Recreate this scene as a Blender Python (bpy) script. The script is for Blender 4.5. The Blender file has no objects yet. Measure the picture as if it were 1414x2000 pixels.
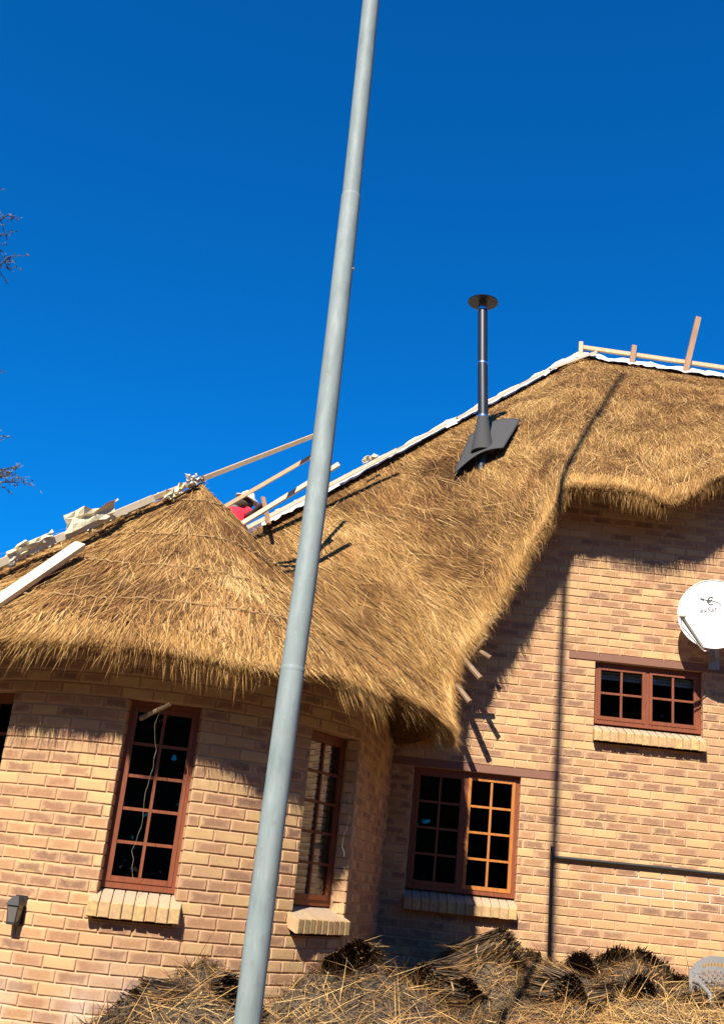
import bpy, bmesh, math, random
import numpy as np
from mathutils import Vector, Matrix, Quaternion
from mathutils.bvhtree import BVHTree
random.seed(7); rng = np.random.default_rng(7)
R_ = math.radians
SC = bpy.context.scene
C = SC.collection
# ------------------------------------------------------------------ camera
CZ = 1.6
cam = bpy.data.cameras.new('camera'); co = bpy.data.objects.new('camera', cam); C.objects.link(co)
cam.sensor_fit = 'VERTICAL'; cam.sensor_height = 36.0; cam.sensor_width = 36.0
cam.lens = 36.0 * 2072 / 2000
cam.clip_end = 3000; cam.clip_start = 0.05
PITCH, ROLL = R_(19.2), math.atan2(.1038, .9946)
co.matrix_world = (Matrix.Translation((0, 0, CZ)) @ Matrix.Rotation(R_(90) + PITCH, 4, 'X') @ Matrix.Rotation(ROLL, 4, 'Z'))
SC.camera = co
# ------------------------------------------------------------------ sky, sun, exposure
SUN_EL = R_(45.5); hx, hy = .3253, .9456
world = bpy.data.worlds.new('World'); SC.world = world; world.use_nodes = True
nt = world.node_tree; nt.nodes.clear()
sky = nt.nodes.new('ShaderNodeTexSky'); sky.sky_type = 'NISHITA'; sky.sun_disc = False
sky.sun_elevation = SUN_EL; sky.sun_rotation = math.atan2(-hx, -hy) % (2 * math.pi)
sky.altitude = 0; sky.air_density = 1.0; sky.dust_density = 0.0; sky.ozone_density = 6.0
bg = nt.nodes.new('ShaderNodeBackground'); bg.inputs['Strength'].default_value = 0.058
wo = nt.nodes.new('ShaderNodeOutputWorld')
tint = nt.nodes.new('ShaderNodeMix'); tint.data_type = 'RGBA'; tint.blend_type = 'MULTIPLY'; tint.inputs[0].default_value = 1; tint.inputs[7].default_value = (.025, .90, 1.62, 1)
nt.links.new(sky.outputs[0], tint.inputs[6]); nt.links.new(tint.outputs[2], bg.inputs[0]); nt.links.new(bg.outputs[0], wo.inputs[0])
sl = bpy.data.lights.new('sun', 'SUN'); sl.energy = 5.0; sl.angle = R_(0.42); sl.color = (1, .92, .79)
so = bpy.data.objects.new('sun', sl); C.objects.link(so)
SUN = Vector((hx * math.cos(SUN_EL), hy * math.cos(SUN_EL), -math.sin(SUN_EL))).normalized()
so.rotation_euler = SUN.to_track_quat('-Z', 'Y').to_euler(); so.location = (-6, -8, 14)
vs = SC.view_settings; vs.view_transform = 'Standard'; vs.look = 'None'; vs.exposure = 0.88; vs.gamma = 1; vs.use_curve_mapping = False
SC.cycles.max_bounces = 6

GZ = 0.42                     # ground level by the house
# ------------------------------------------------------------------ material helpers
def mat(name, rough=.8, metal=0., col=(.5, .5, .5), spec=.5):
    m = bpy.data.materials.new(name); m.use_nodes = True
    b = m.node_tree.nodes['Principled BSDF']
    b.inputs['Base Color'].default_value = (*col, 1); b.inputs['Roughness'].default_value = rough
    b.inputs['Metallic'].default_value = metal; b.inputs['Specular IOR Level'].default_value = spec
    return m
def N(m, t, **kw):
    n = m.node_tree.nodes.new(t)
    for k, v in kw.items():
        if k in n.inputs.keys(): n.inputs[k].default_value = v
        else: setattr(n, k, v)
    return n
def L(m, a, b): m.node_tree.links.new(a, b)
def P(m): return m.node_tree.nodes['Principled BSDF']
def ramp(m, fac, stops):
    r = N(m, 'ShaderNodeValToRGB'); e = r.color_ramp.elements
    e[0].position, e[0].color = stops[0][0], (*stops[0][1], 1)
    e[1].position, e[1].color = stops[-1][0], (*stops[-1][1], 1)
    for p, c in stops[1:-1]:
        x = e.new(p); x.color = (*c, 1)
    L(m, fac, r.inputs[0]); return r.outputs[0]
def mix(m, fac, a, b, mode='MIX'):
    n = N(m, 'ShaderNodeMix', data_type='RGBA', blend_type=mode)
    for i, v in ((0, fac), (6, a), (7, b)):
        if isinstance(v, (float, int)): n.inputs[i].default_value = v
        elif isinstance(v, tuple): n.inputs[i].default_value = (*v, 1)
        else: L(m, v, n.inputs[i])
    return n.outputs[2]
def noise(m, scale, detail=4, vec=None, rough=.5, dist=0.):
    n = N(m, 'ShaderNodeTexNoise', Scale=scale, Detail=detail, Roughness=rough, Distortion=dist)
    if vec is None:
        vec = N(m, 'ShaderNodeTexCoord').outputs['Object']
    L(m, vec, n.inputs['Vector']); return n.outputs['Fac']
def bump(m, h, strength=.3, dist=.01):
    b = N(m, 'ShaderNodeBump', Strength=strength, Distance=dist); L(m, h, b.inputs['Height'])
    L(m, b.outputs[0], P(m).inputs['Normal'])
def geo(m): return N(m, 'ShaderNodeNewGeometry').outputs['Position']
def mapr(m, v, a, b, c=0., d=1.):
    n = N(m, 'ShaderNodeMapRange'); L(m, v, n.inputs[0])
    for i, x in enumerate((a, b, c, d)): n.inputs[i + 1].default_value = x
    return n.outputs[0]
def math_(m, op, a, b=None):
    n = N(m, 'ShaderNodeMath', operation=op)
    for i, v in ((0, a), (1, b)):
        if v is None: continue
        if isinstance(v, (float, int)): n.inputs[i].default_value = v
        else: L(m, v, n.inputs[i])
    return n.outputs[0]

# brick: attribute 'bk' = (u, v along the face in metres from the near edge, rand, rand)
M_BRICK = mat('brick', .85)
def _brick():
    m = M_BRICK
    at = N(m, 'ShaderNodeAttribute', attribute_name='bk'); sp = N(m, 'ShaderNodeSeparateColor'); L(m, at.outputs['Color'], sp.inputs[0])
    edge, r1, r2 = sp.outputs[0], sp.outputs[1], sp.outputs[2]
    pos = geo(m)
    base = ramp(m, r1, [(0, (.40, .205, .105)), (.22, (.50, .26, .12)), (.42, (.55, .31, .14)), (.62, (.48, .27, .14)), (.8, (.58, .37, .16)), (1, (.64, .43, .16))])
    core = ramp(m, r2, [(0, (.17, .080, .050)), (.2, (.28, .130, .070)), (.45, (.39, .19, .085)), (.72, (.48, .265, .12)), (1, (.62, .41, .17))])
    n1 = noise(m, 17, 4, pos, .6, .6); n2 = noise(m, 70, 5, pos, .65)
    e2 = math_(m, 'ADD', edge, math_(m, 'MULTIPLY', math_(m, 'SUBTRACT', n1, .5), 2.0))
    mask = mapr(m, math_(m, 'ADD', e2, math_(m, 'MULTIPLY', math_(m, 'SUBTRACT', n2, .5), .9)), .12, .85)
    rim = mix(m, .5, base, (.58, .355, .205))
    c = mix(m, math_(m, 'MULTIPLY', mask, .9), rim, core)
    c = mix(m, mapr(m, n2, .42, .75, 0, .45), c, (.56, .37, .20))
    c = mix(m, mapr(m, noise(m, 38, 4, pos, .6), .60, .74, 0, .5), c, (.20, .10, .07))
    # lime bloom creeping up from the ground on the round wall and in bands on the long wall
    sx = N(m, 'ShaderNodeSeparateXYZ'); L(m, pos, sx.inputs[0])
    bl = math_(m, 'MULTIPLY', mapr(m, sx.outputs[2], 1.0, .45), mapr(m, noise(m, 3, 5, pos), .42, .66))
    c = mix(m, math_(m, 'MULTIPLY', bl, .55), c, (.62, .58, .54))
    c = mix(m, mapr(m, noise(m, 1.7, 5, pos, .65), .35, .62, .32, 0.), c, (.28, .16, .09))
    L(m, c, P(m).inputs['Base Color'])
    bump(m, math_(m, 'ADD', n2, noise(m, 220, 2, pos)), .35, .004)
_brick()
M_SILL = mat('sill_brick', .9)
def _sill():
    m = M_SILL; at = N(m, 'ShaderNodeAttribute', attribute_name='bk'); sp = N(m, 'ShaderNodeSeparateColor'); L(m, at.outputs['Color'], sp.inputs[0]); pos = geo(m)
    c = ramp(m, sp.outputs[1], [(0, (.36, .20, .08)), (.3, (.48, .28, .10)), (.6, (.52, .34, .16)), (1, (.56, .40, .14))])
    c = mix(m, mapr(m, noise(m, 28, 5, pos), .4, .7, 0, .7), c, (.33, .20, .12))
    c = mix(m, mapr(m, sp.outputs[0], .12, .0, 0, .75), c, (.33, .27, .22))
    L(m, c, P(m).inputs['Base Color']); bump(m, noise(m, 90, 4, pos), .5, .006)
_sill()
M_MORTAR = mat('mortar', .95)
def _mortar():
    m = M_MORTAR; pos = geo(m)
    c = ramp(m, noise(m, 9, 5, pos), [(.3, (.42, .265, .14)), (.6, (.53, .34, .18)), (.8, (.58, .40, .24))])
    sx = N(m, 'ShaderNodeSeparateXYZ'); L(m, pos, sx.inputs[0])
    low = math_(m, 'MULTIPLY', mapr(m, sx.outputs[2], 1.05, .6), mapr(m, noise(m, 2.5, 4, pos), .38, .6))
    b1 = mapr(m, math_(m, 'ABSOLUTE', math_(m, 'SUBTRACT', sx.outputs[2], 1.82)), .24, .1)
    band = math_(m, 'MULTIPLY', math_(m, 'MULTIPLY', b1, mapr(m, sx.outputs[0], 1.9, 2.3)), mapr(m, noise(m, 2.2, 3, pos), .38, .55))
    c = mix(m, math_(m, 'MULTIPLY', math_(m, 'MAXIMUM', low, band), .6), c, (.68, .60, .52))
    L(m, c, P(m).inputs['Base Color']); bump(m, noise(m, 150, 3, pos), .5, .004)
_mortar()
M_STRAW = mat('thatch_straw', .85, spec=.15)
def _straw():
    m = M_STRAW
    at = N(m, 'ShaderNodeAttribute', attribute_name='sc'); L(m, at.outputs['Color'], P(m).inputs['Base Color'])
_straw()
M_THATCH = mat('thatch_bed', .95, spec=.2)
def _thatch():
    m = M_THATCH; pos = geo(m)
    c = ramp(m, noise(m, 25, 6, pos), [(.3, (.06, .033, .015)), (.55, (.17, .095, .04)), (.8, (.28, .165, .065))])
    L(m, c, P(m).inputs['Base Color']); bump(m, noise(m, 60, 4, pos), .8, .02)
_thatch()
def wood(name, a, b, sc=30):
    m = mat(name, .55); tc = N(m, 'ShaderNodeTexCoord').outputs['Object']
    mp = N(m, 'ShaderNodeMapping'); mp.inputs['Scale'].default_value = (1, 1, .12); L(m, tc, mp.inputs[0])
    n = noise(m, sc, 5, mp.outputs[0], .6, 1.0)
    L(m, ramp(m, n, [(.3, a), (.7, b)]), P(m).inputs['Base Color']); bump(m, n, .15, .003)
    return m
M_FRAME = wood('reddish_stained_timber', (.16, .040, .013), (.24, .062, .020))
M_FRAME2 = wood('varnished_orange_timber', (.36, .11, .016), (.50, .18, .03))
M_PLANK = wood('raw_pine', (.50, .34, .17), (.62, .46, .27), 14)
M_PALE = wood('pale_planed_pine', (.60, .50, .33), (.70, .61, .44), 14)
M_POST = wood('brown_batten', (.30, .16, .08), (.40, .23, .12), 14)
M_POLE = wood('gum_pole', (.16, .095, .05), (.27, .175, .095), 14)
M_LINTEL = mat('brown_painted_lintel', .75, col=(.21, .095, .06)); bump(M_LINTEL, noise(M_LINTEL, 40, 4), .2, .004)
M_GALV = mat('galvanised_steel', .62, .0, spec=.3)
def _galv():
    m = M_GALV; pos = geo(m)
    mp = N(m, 'ShaderNodeMapping'); mp.inputs['Scale'].default_value = (1, 1, .25); L(m, pos, mp.inputs[0])
    c = ramp(m, noise(m, 22, 6, mp.outputs[0], .6), [(.28, (.155, .20, .205)), (.45, (.235, .29, .295)), (.6, (.28, .34, .345)), (.8, (.40, .46, .455))])
    sp = mapr(m, noise(m, 55, 3, pos), .66, .74)
    c = mix(m, math_(m, 'MULTIPLY', sp, .25), c, (.55, .59, .57))
    c = mix(m, mapr(m, noise(m, 5, 6, mp.outputs[0], .7), .35, .65, .55, 0.), c, (.17, .20, .20))
    sp2 = mapr(m, noise(m, 13, 3, pos), .66, .72)
    c = mix(m, math_(m, 'MULTIPLY', sp2, .5), c, (.20, .21, .20))
    L(m, c, P(m).inputs['Base Color']); bump(m, noise(m, 70, 4, pos), .12, .002)
_galv()
M_BLACKPIPE = mat('black_enamel_flue', .42, .0, (.014, .018, .028))
M_STEEL = mat('bright_steel', .25, 1., (.75, .76, .78))
M_FLASH = mat('grey_fibre_flashing', .85, 0, (.05, .05, .05)); bump(M_FLASH, noise(M_FLASH, 30, 4), .2, .004)
M_DISH = mat('white_dish_paint', .45, 0, (.70, .70, .68))
M_DARKPR = mat('dark_print', .7, 0, (.05, .05, .06))
M_GREYMET = mat('grey_bracket', .5, .6, (.35, .34, .32))
M_SHEET = mat('white_plastic_sheet', .5, 0, (.62, .61, .57)); bump(M_SHEET, noise(M_SHEET, 12, 4), .6, .03)
M_FOAM = mat('cream_foam', .9, 0, (.68, .62, .42)); bump(M_FOAM, noise(M_FOAM, 25, 4), .5, .02)
M_TWINE = mat('binding_twine', .9, 0, (.40, .25, .11))
M_PALETWINE = mat('pale_twine', .8, 0, (.30, .25, .18))
M_IRON = mat('black_painted_iron', .5, .2, (.03, .028, .028))
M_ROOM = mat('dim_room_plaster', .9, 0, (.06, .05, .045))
M_BLIND = mat('pale_blind', .8, 0, (.5, .5, .47))
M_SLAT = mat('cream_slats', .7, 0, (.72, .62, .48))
M_CHAIR = mat('pale_plastic', .5, 0, (.20, .195, .19))
M_RED = mat('red_cotton', .9, 0, (.62, .02, .05)); M_SKIN = mat('dark_skin', .55, 0, (.05, .028, .02))
M_HAT = mat('straw_hat', .9, 0, (.78, .70, .58)); M_NAVY = mat('navy_cloth', .9, 0, (.05, .06, .11))
M_GLASS = bpy.data.materials.new('window_glass'); M_GLASS.use_nodes = True
def _glass():
    m = M_GLASS; m.node_tree.nodes.clear()
    o = N(m, 'ShaderNodeOutputMaterial'); mx = N(m, 'ShaderNodeMixShader'); g = N(m, 'ShaderNodeBsdfGlossy', Roughness=.015)
    t = N(m, 'ShaderNodeBsdfTransparent'); t.inputs[0].default_value = (.82, .85, .84, 1)
    fr = N(m, 'ShaderNodeFresnel', IOR=1.5); f2 = N(m, 'ShaderNodeMath', operation='MULTIPLY'); f2.inputs[1].default_value = 2.1
    tc = N(m, 'ShaderNodeTexCoord'); n = N(m, 'ShaderNodeTexNoise', Scale=1.2, Detail=0.); L(m, tc.outputs['Object'], n.inputs['Vector'])
    b = N(m, 'ShaderNodeBump', Strength=.02, Distance=.02); L(m, n.outputs[0], b.inputs['Height']); L(m, b.outputs[0], g.inputs['Normal'])
    L(m, fr.outputs[0], f2.inputs[0]); L(m, f2.outputs[0], mx.inputs[0]); L(m, t.outputs[0], mx.inputs[1]); L(m, g.outputs[0], mx.inputs[2]); L(m, mx.outputs[0], o.inputs[0])
_glass()
M_GROUND = mat('dry_earth', .95)
def _gr():
    m = M_GROUND; pos = geo(m)
    c = ramp(m, noise(m, 1.2, 8, pos), [(.3, (.06, .042, .026)), (.6, (.11, .075, .042)), (.8, (.17, .12, .065))])
    L(m, c, P(m).inputs['Base Color']); bump(m, noise(m, 12, 6, pos), .6, .03)
_gr()
M_BARK = mat('bark', .9, 0, (.10, .08, .065)); M_LEAF = mat('dry_leaf', .8, 0, (.16, .15, .12))

# ------------------------------------------------------------------ object helpers
def mesh_obj(name, verts, faces, m, parent=None, smooth=False):
    me = bpy.data.meshes.new(name)
    if smooth:
        verts = list(verts); nf = []
        for f in faces:
            if len(f) > 4: b = len(verts); verts += [verts[i] for i in f]; nf.append(tuple(range(b, b+len(f))))
            else: nf.append(f)
        faces = nf
    me.from_pydata([tuple(v) for v in verts], [], [tuple(f) for f in faces]); me.update()
    if m: me.materials.append(m)
    if smooth:
        me.polygons.foreach_set('use_smooth', [len(f) <= 4 for f in faces])
    o = bpy.data.objects.new(name, me); C.objects.link(o)
    attach(o, parent); return o
def world_loc(o):
    l = Vector((0, 0, 0))
    while o: l += o.location; o = o.parent
    return l
def attach(o, parent):
    if parent is None: return
    o.parent = parent
    if parent.parent is None: o.matrix_parent_inverse = Matrix.Translation(-parent.location)   # meshes are written in world metres
def thing(name, loc, label, cat, group=None):
    o = bpy.data.objects.new(name, None); C.objects.link(o); o.location = loc; o.empty_display_size = .1
    return tag(o, label, cat, group)
def tag(o, label=None, cat=None, group=None, kind=None):
    if label: o['label'] = label
    if cat: o['category'] = cat
    if group: o['group'] = group
    if kind: o['kind'] = kind
    return o
class MB:
    def __init__(s): s.v = []; s.f = []
    def box8(s, p):           # p: 8 points, bottom ring 0-3, top ring 4-7
        n = len(s.v); s.v += [Vector(q) for q in p]
        s.f += [(n, n+3, n+2, n+1), (n+4, n+5, n+6, n+7), (n, n+1, n+5, n+4), (n+1, n+2, n+6, n+5), (n+2, n+3, n+7, n+6), (n+3, n, n+4, n+7)]
    def box(s, fr, x0, x1, y0, y1, z0, z1):
        s.box8([fr(x0, y0, z0), fr(x1, y0, z0), fr(x1, y1, z0), fr(x0, y1, z0), fr(x0, y0, z1), fr(x1, y0, z1), fr(x1, y1, z1), fr(x0, y1, z1)])
    def tube(s, pts, rad, n=8, cap=True):
        pts = [Vector(p) for p in pts]
        if isinstance(rad, (int, float)): rad = [rad] * len(pts)
        base = len(s.v); prev = None
        for i, p in enumerate(pts):
            d = (pts[min(i+1, len(pts)-1)] - pts[max(i-1, 0)]).normalized()
            if prev is None:
                a = d.orthogonal().normalized()
            else:
                a = (prev - d * prev.dot(d)); a = a.normalized() if a.length > 1e-6 else d.orthogonal().normalized()
            prev = a; b = d.cross(a)
            for k in range(n):
                t = 2*math.pi*k/n; s.v.append(p + (a*math.cos(t) + b*math.sin(t)) * rad[i])
        for i in range(len(pts)-1):
            for k in range(n):
                s.f.append((base+i*n+k, base+i*n+(k+1) % n, base+(i+1)*n+(k+1) % n, base+(i+1)*n+k))
        if cap:
            s.f.append(tuple(base+k for k in reversed(range(n)))); s.f.append(tuple(base+(len(pts)-1)*n+k for k in range(n)))
    def plank(s, a, b, w, t, up=(0, 0, 1)):
        a, b = Vector(a), Vector(b); d = (b-a).normalized(); side = d.cross(Vector(up)).normalized(); u = side.cross(d).normalized()
        fr = lambda x, y, z: a + side*x + u*y + d*z
        s.box(fr, -w/2, w/2, -t/2, t/2, 0, (b-a).length)
    def build(s, name, m, parent=None, smooth=False): return mesh_obj(name, s.v, s.f, m, parent, smooth)
ID = lambda x, y, z: Vector((x, y, z))
def frame(O, r, n):
    O, r, n = Vector(O), Vector(r).normalized(), Vector(n).normalized()
    return lambda x, y, z: O + r*x - n*y + Vector((0, 0, z))     # x right, y inward depth, z up

# ------------------------------------------------------------------ setting: ground
g = 900
gv = [(-g, -g, GZ), (g, -g, GZ), (g, g, GZ), (-g, g, GZ)]
ground = mesh_obj('ground', gv, [(0, 1, 2, 3)], M_GROUND); tag(ground, kind='structure')

# ------------------------------------------------------------------ the house
house = thing('thatched_house', (1.5, 11.0, GZ), 'face brick house with a rounded bay and a golden thatched roof under repair', 'house')
HC = Vector((-1.55, 9.85, 0)); RR = 1.95           # axis and radius of the rounded bay
WY = 11.0                                          # face of the long wall
AZF = R_(63.4); FD = Vector((math.sin(R_(10.5)), math.cos(R_(10.5)), 0)); FN = Vector((FD.y, -FD.x, 0))
def cylp(az, r, z):
    if az <= AZF: return Vector((HC.x + r*math.sin(az), HC.y - r*math.cos(az), z))
    p = Vector((HC.x + RR*math.sin(AZF), HC.y - RR*math.cos(AZF), z))      # flat return wall running back to the house
    return p + FD*(az-AZF)*RR + FN*(r-RR)
def aznt(az):
    if az <= AZF: return Vector((math.sin(az), -math.cos(az), 0)), Vector((math.cos(az), math.sin(az), 0))
    return FN, FD

# ---- bricks
BL, BH, BD, JT = .222, .0735, .106, .0115
bricks_variants = []
def brick_data(L_, seedvals, jit=.0015):
    """front face rounded brick, local x length, y depth (0 = face), z height; returns verts, faces, attr"""
    c = .0045
    j = lambda: random.uniform(-jit, jit)
    o = [(0, 0), (L_, 0), (L_, BH), (0, BH)]
    v = []; a = []
    for (x, z), sx, sz in zip(o, (1, -1, -1, 1), (1, 1, -1, -1)):
        v.append((x + sx*c*1.2 + j(), -.0015 + j()*.5, z + sz*c + j())); a.append((0.22, *seedvals))
    for (x, z), sx, sz in zip(o, (1, -1, -1, 1), (1, 1, -1, -1)):
        v.append((x + j()*.6, .0045, z + j()*.6)); a.append((0.0, *seedvals))
    for (x, z) in o: v.append((x, BD, z)); a.append((0.0, *seedvals))
    # inner ring so that the core colour has somewhere to sit
    inx = min(.05, L_*.3)
    for (x, z), sx, sz in zip(o, (1, -1, -1, 1), (1, 1, -1, -1)):
        v.append((x + sx*inx, -.002, z + sz*.024)); a.append((1.0, *seedvals))
    f = [(12, 13, 14, 15)]
    for k in range(4):
        k2 = (k+1) % 4
        f += [(k, k2, 12+k2, 12+k), (4+k, 4+k2, k2, k), (8+k, 8+k2, 4+k2, 4+k)]
    return v, f, a
def set_attr(me, name, cols):
    at = me.color_attributes.new(name, 'FLOAT_COLOR', 'POINT')
    arr = np.ones((len(me.vertices), 4), np.float32); arr[:, :3] = cols; at.data.foreach_set('color', arr.ravel())
def seedv():
    r1 = random.random(); r2 = random.random()**1.3
    if random.random() < .13: r1 = random.uniform(.85, 1); r2 = random.uniform(.8, 1)      # plain buff bricks
    return (r1, r2)
VAR = []
for i in range(48):
    v, f, a = brick_data(BL, seedv())
    me = bpy.data.meshes.new('brick'); me.from_pydata(v, [], f); me.update(); me.materials.append(M_BRICK); set_attr(me, 'bk', a); VAR.append((me, v, f, a))

def layout(s0, s1, z0, ztop, openings, zoff=0., header_edges=True):
    """running bond; returns (s_left, length, z) clipped to openings"""
    out = []; k = 0
    mod = BL + .0105
    while True:
        z = zoff + k*.085; k += 1
        if z < z0: continue
        if z > 8: break
        off = (mod/2 if k % 2 else 0) + random.uniform(-.008, .008)
        s = s0 - off
        while s < s1:
            a, b = s + random.uniform(-.001, .001), s + BL; s += mod
            segs = [(max(a, s0), min(b, s1))]
            for (oa, ob, oz0, oz1) in openings:
                if z + BH*.5 > oz0 and z + BH*.5 < oz1:
                    ns = []
                    for (p, q) in segs:
                        if q <= oa or p >= ob: ns.append((p, q))
                        else:
                            if p < oa: ns.append((p, oa))
                            if q > ob: ns.append((ob, q))
                    segs = ns
            for (p, q) in segs:
                if q - p < .03: continue
                if z + BH > ztop((p+q)/2): continue
                out.append((p, q-p, z))
        if k > 90: break
    return out

f_px = 2072.
_cm = co.matrix_world.inverted()
def to_px(p):
    q = _cm @ Vector(p)
    if q.z > -.1: return None
    return 707 + f_px*q.x/-q.z, 1000 - f_px*q.y/-q.z, -q.z
def in_view(p, pad=30):
    q = to_px(p)
    return q is not None and -pad < q[0] < 1414+pad and -pad < q[1] < 2000+pad

round_open = [(R_(-.3)*RR, R_(15.9)*RR, 1.19, 2.72), (R_(43.6)*RR, R_(62.8)*RR, 1.19, 2.72), (R_(-46)*RR, R_(-28.1)*RR, 1.19, 2.72)]
main_open = [(.80, 1.885, 1.415, 2.775), (2.61, 3.745, 3.20, 4.05)]

# eave / ridge control curves of the main roof:  (bottom point, top point), z above datum
BT = [((.38, 8.2, 3.02), (-2.2, 11.6, 4.5)),
      ((.72, 8.75, 3.02), (-1.9, 11.8, 4.8)),
      ((.94, 9.42, 3.00), (-1.5, 12.1, 5.25)),
      ((1.03, 10.1, 2.99), (-1.3, 12.2, 5.44)),
      ((1.08, 10.4, 3.2), (-1.15, 12.3, 5.58)),
      ((1.08, 10.5, 3.48), (-1.0, 12.4, 5.73)),
      ((1.13, 10.5, 3.86), (-.75, 12.55, 5.97)),
      ((1.41, 10.5, 4.33), (-.2, 12.9, 6.5)),
      ((1.70, 10.5, 4.86), (.6, 13.4, 7.28)),
      ((1.98, 10.5, 5.5), (1.6, 14.02, 8.25)),
      ((2.12, 10.5, 5.80), (2.5, 14.58, 9.12)),
      ((2.42, 10.5, 5.87), (3.17, 15.0, 9.77)),
      ((2.87, 10.5, 5.80), (3.65, 15.0, 9.75)),
      ((3.31, 10.5, 5.72), (4.3, 15.0, 9.72)),
      ((3.82, 10.5, 6.08), (5.2, 15.0, 9.68)),
      ((4.6, 10.5, 6.4), (6.2, 15.0, 9.66)),
      ((7.6, 10.5, 6.4), (8.4, 15.0, 9.6))]
def catmull(pts, n):
    pts = np.array(pts, float); m = len(pts); out = []
    d = np.r_[0, np.cumsum(np.linalg.norm(np.diff(pts, axis=0), axis=1)**.5)]
    for t in np.linspace(0, d[-1], n):
        i = min(max(np.searchsorted(d, t, 'right')-1, 0), m-2); u = (t-d[i])/(d[i+1]-d[i])
        p0, p1, p2, p3 = pts[max(i-1, 0)], pts[i], pts[i+1], pts[min(i+2, m-1)]
        out.append(.5*((2*p1) + (-p0+p2)*u + (2*p0-5*p1+4*p2-p3)*u*u + (-p0+3*p1-3*p2+p3)*u**3))
    return np.array(out)
bt = catmull([list(b)+list(t) for b, t in BT], 260)
Bc, Tc = bt[:, :3], bt[:, 3:]

def ztop_main(x):
    if x < 1.16: return 3.25
    i = np.searchsorted(BX, x); i = min(max(i, 0), len(BX)-1)
    return BZ[i] + .08
_o = [(b[0], b[2]) for b in Bc if b[0] > 1.19 and b[1] > 10.3]
BX = np.array([p[0] for p in _o]); BZ = np.maximum.accumulate(np.array([p[1] for p in _o])*0 + np.array([p[1] for p in _o]))
BZ = np.array([p[1] for p in _o]); _s = np.argsort(BX); BX, BZ = BX[_s], BZ[_s]

# mortar walls ------------------------------------------------------
def mortar_strip(name, P3, s0, s1, z0, z1f, openings, ds):
    """P3(s, depth, z) -> point.  builds recessed joints' backing with openings"""
    ss = list(np.arange(s0, s1, ds)) + [s1]
    for o in openings: ss += [o[0], o[1]]
    ss = sorted(set(round(float(x), 4) for x in ss if s0 <= x <= s1))
    mb = MB(); REC = .0065
    for a, b in zip(ss[:-1], ss[1:]):
        if b-a < 1e-4: continue
        mid = (a+b)/2; cuts = [(z0, z1f(mid))]
        for o in openings:
            if o[0]-1e-4 < mid < o[1]+1e-4:
                nc = []
                for (p, q) in cuts:
                    if o[2] > p: nc.append((p, min(q, o[2])))
                    if o[3] < q: nc.append((max(p, o[3]), q))
                cuts = nc
        for (p, q) in cuts:
            n = len(mb.v); mb.v += [P3(a, REC, p), P3(b, REC, p), P3(b, REC, q), P3(a, REC, q)]; mb.f.append((n, n+1, n+2, n+3))
    for o in openings:      # jambs, head and bottom of each opening, set back behind the brick ends
        e = .006
        for s in (o[0]-e, o[1]+e):
            n = len(mb.v); mb.v += [P3(s, REC, o[2]), P3(s, .2, o[2]), P3(s, .2, o[3]), P3(s, REC, o[3])]; mb.f.append((n, n+1, n+2, n+3))
        for z in (o[2], o[3]):
            n = len(mb.v); mb.v += [P3(o[0], REC, z), P3(o[1], REC, z), P3(o[1], .2, z), P3(o[0], .2, z)]; mb.f.append((n, n+1, n+2, n+3))
    return mb.build(name, M_MORTAR, house)
Pround = lambda s, d, z: cylp(s/RR, RR-d, z)
Pmain = lambda s, d, z: Vector((s, WY+d, z))
round_wall = mortar_strip('round_wall', Pround, R_(-100)*RR, AZF*RR+2.25, GZ-.1, lambda s: 3.32, round_open, .06)
main_wall = mortar_strip('main_wall', Pmain, .25, 7.5, GZ-.1, lambda s: float(ztop_main(s))+.04, main_open, .12)
# remaining walls that close the building (far sides, never in the photo)
mb = MB(); mb.box(ID, 7.5, 7.51, 11.0, 18.5, GZ-.1, 6.3); mb.box(ID, -3.4, -3.39, 10.3, 18.5, GZ-.1, 3.2); mb.box(ID, -3.4, 7.5, 18.5, 18.51, GZ-.1, 4.2)
mb.build('back_wall', M_MORTAR, house)

all_bricks = []
for (s, l, z) in layout(R_(-60)*RR, AZF*RR+2.2, GZ, lambda s: 3.32, round_open):
    az = (s+l/2)/RR; c = cylp(az, RR, z)
    if not in_view(c): continue
    n, t = aznt(az)
    if abs(s+l/2-AZF*RR) < l/2 and s < AZF*RR: l = max(.04, AZF*RR - s); c = cylp((s+l/2)/RR, RR, z); n, t = aznt((s+l/2)/RR)
    all_bricks.append((round_wall, c - t*l/2, t, n, l, z))
for (s, l, z) in layout(.43, 7.4, GZ, ztop_main, main_open, .055):
    c = Vector((s+l/2, WY, z))
    if not (in_view(c) or s > 3): continue
    all_bricks.append((main_wall, Vector((s, WY, z)), Vector((1, 0, 0)), Vector((0, -1, 0)), l, z))
lintels = [(.55, 2.262, 2.775, 2.86), (2.33, 4.6, 4.05, 4.135)]
def bk_size(b):
    q = to_px(b[1]+b[2]*b[4]/2)
    cosv = abs((b[1]-Vector((0, 0, CZ))).normalized().dot(b[3]))
    return b[4]*cosv/q[2]**2 if 0 < q[0] < 1414 and 0 < q[1] < 1960 else 0
def hit_lintel(b):
    if b[0] is not main_wall: return False
    return any(a-.01 < b[1].x+b[4]*.5 < c+.01 and z0-.02 < b[1].z+BH/2 < z1+.02 for a, c, z0, z1 in lintels)
all_bricks = [b for b in all_bricks if not hit_lintel(b)]
order = sorted(range(len(all_bricks)), key=lambda i: -bk_size(all_bricks[i]))
LIM = {round_wall: 285, main_wall: 285}
single = set()
cnt = {round_wall: 0, main_wall: 0}
for i in order:
    w = all_bricks[i][0]
    if len(single) < 296: single.add(i); cnt[w] += 1
stuff = {round_wall: ([], [], []), main_wall: ([], [], [])}
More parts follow.
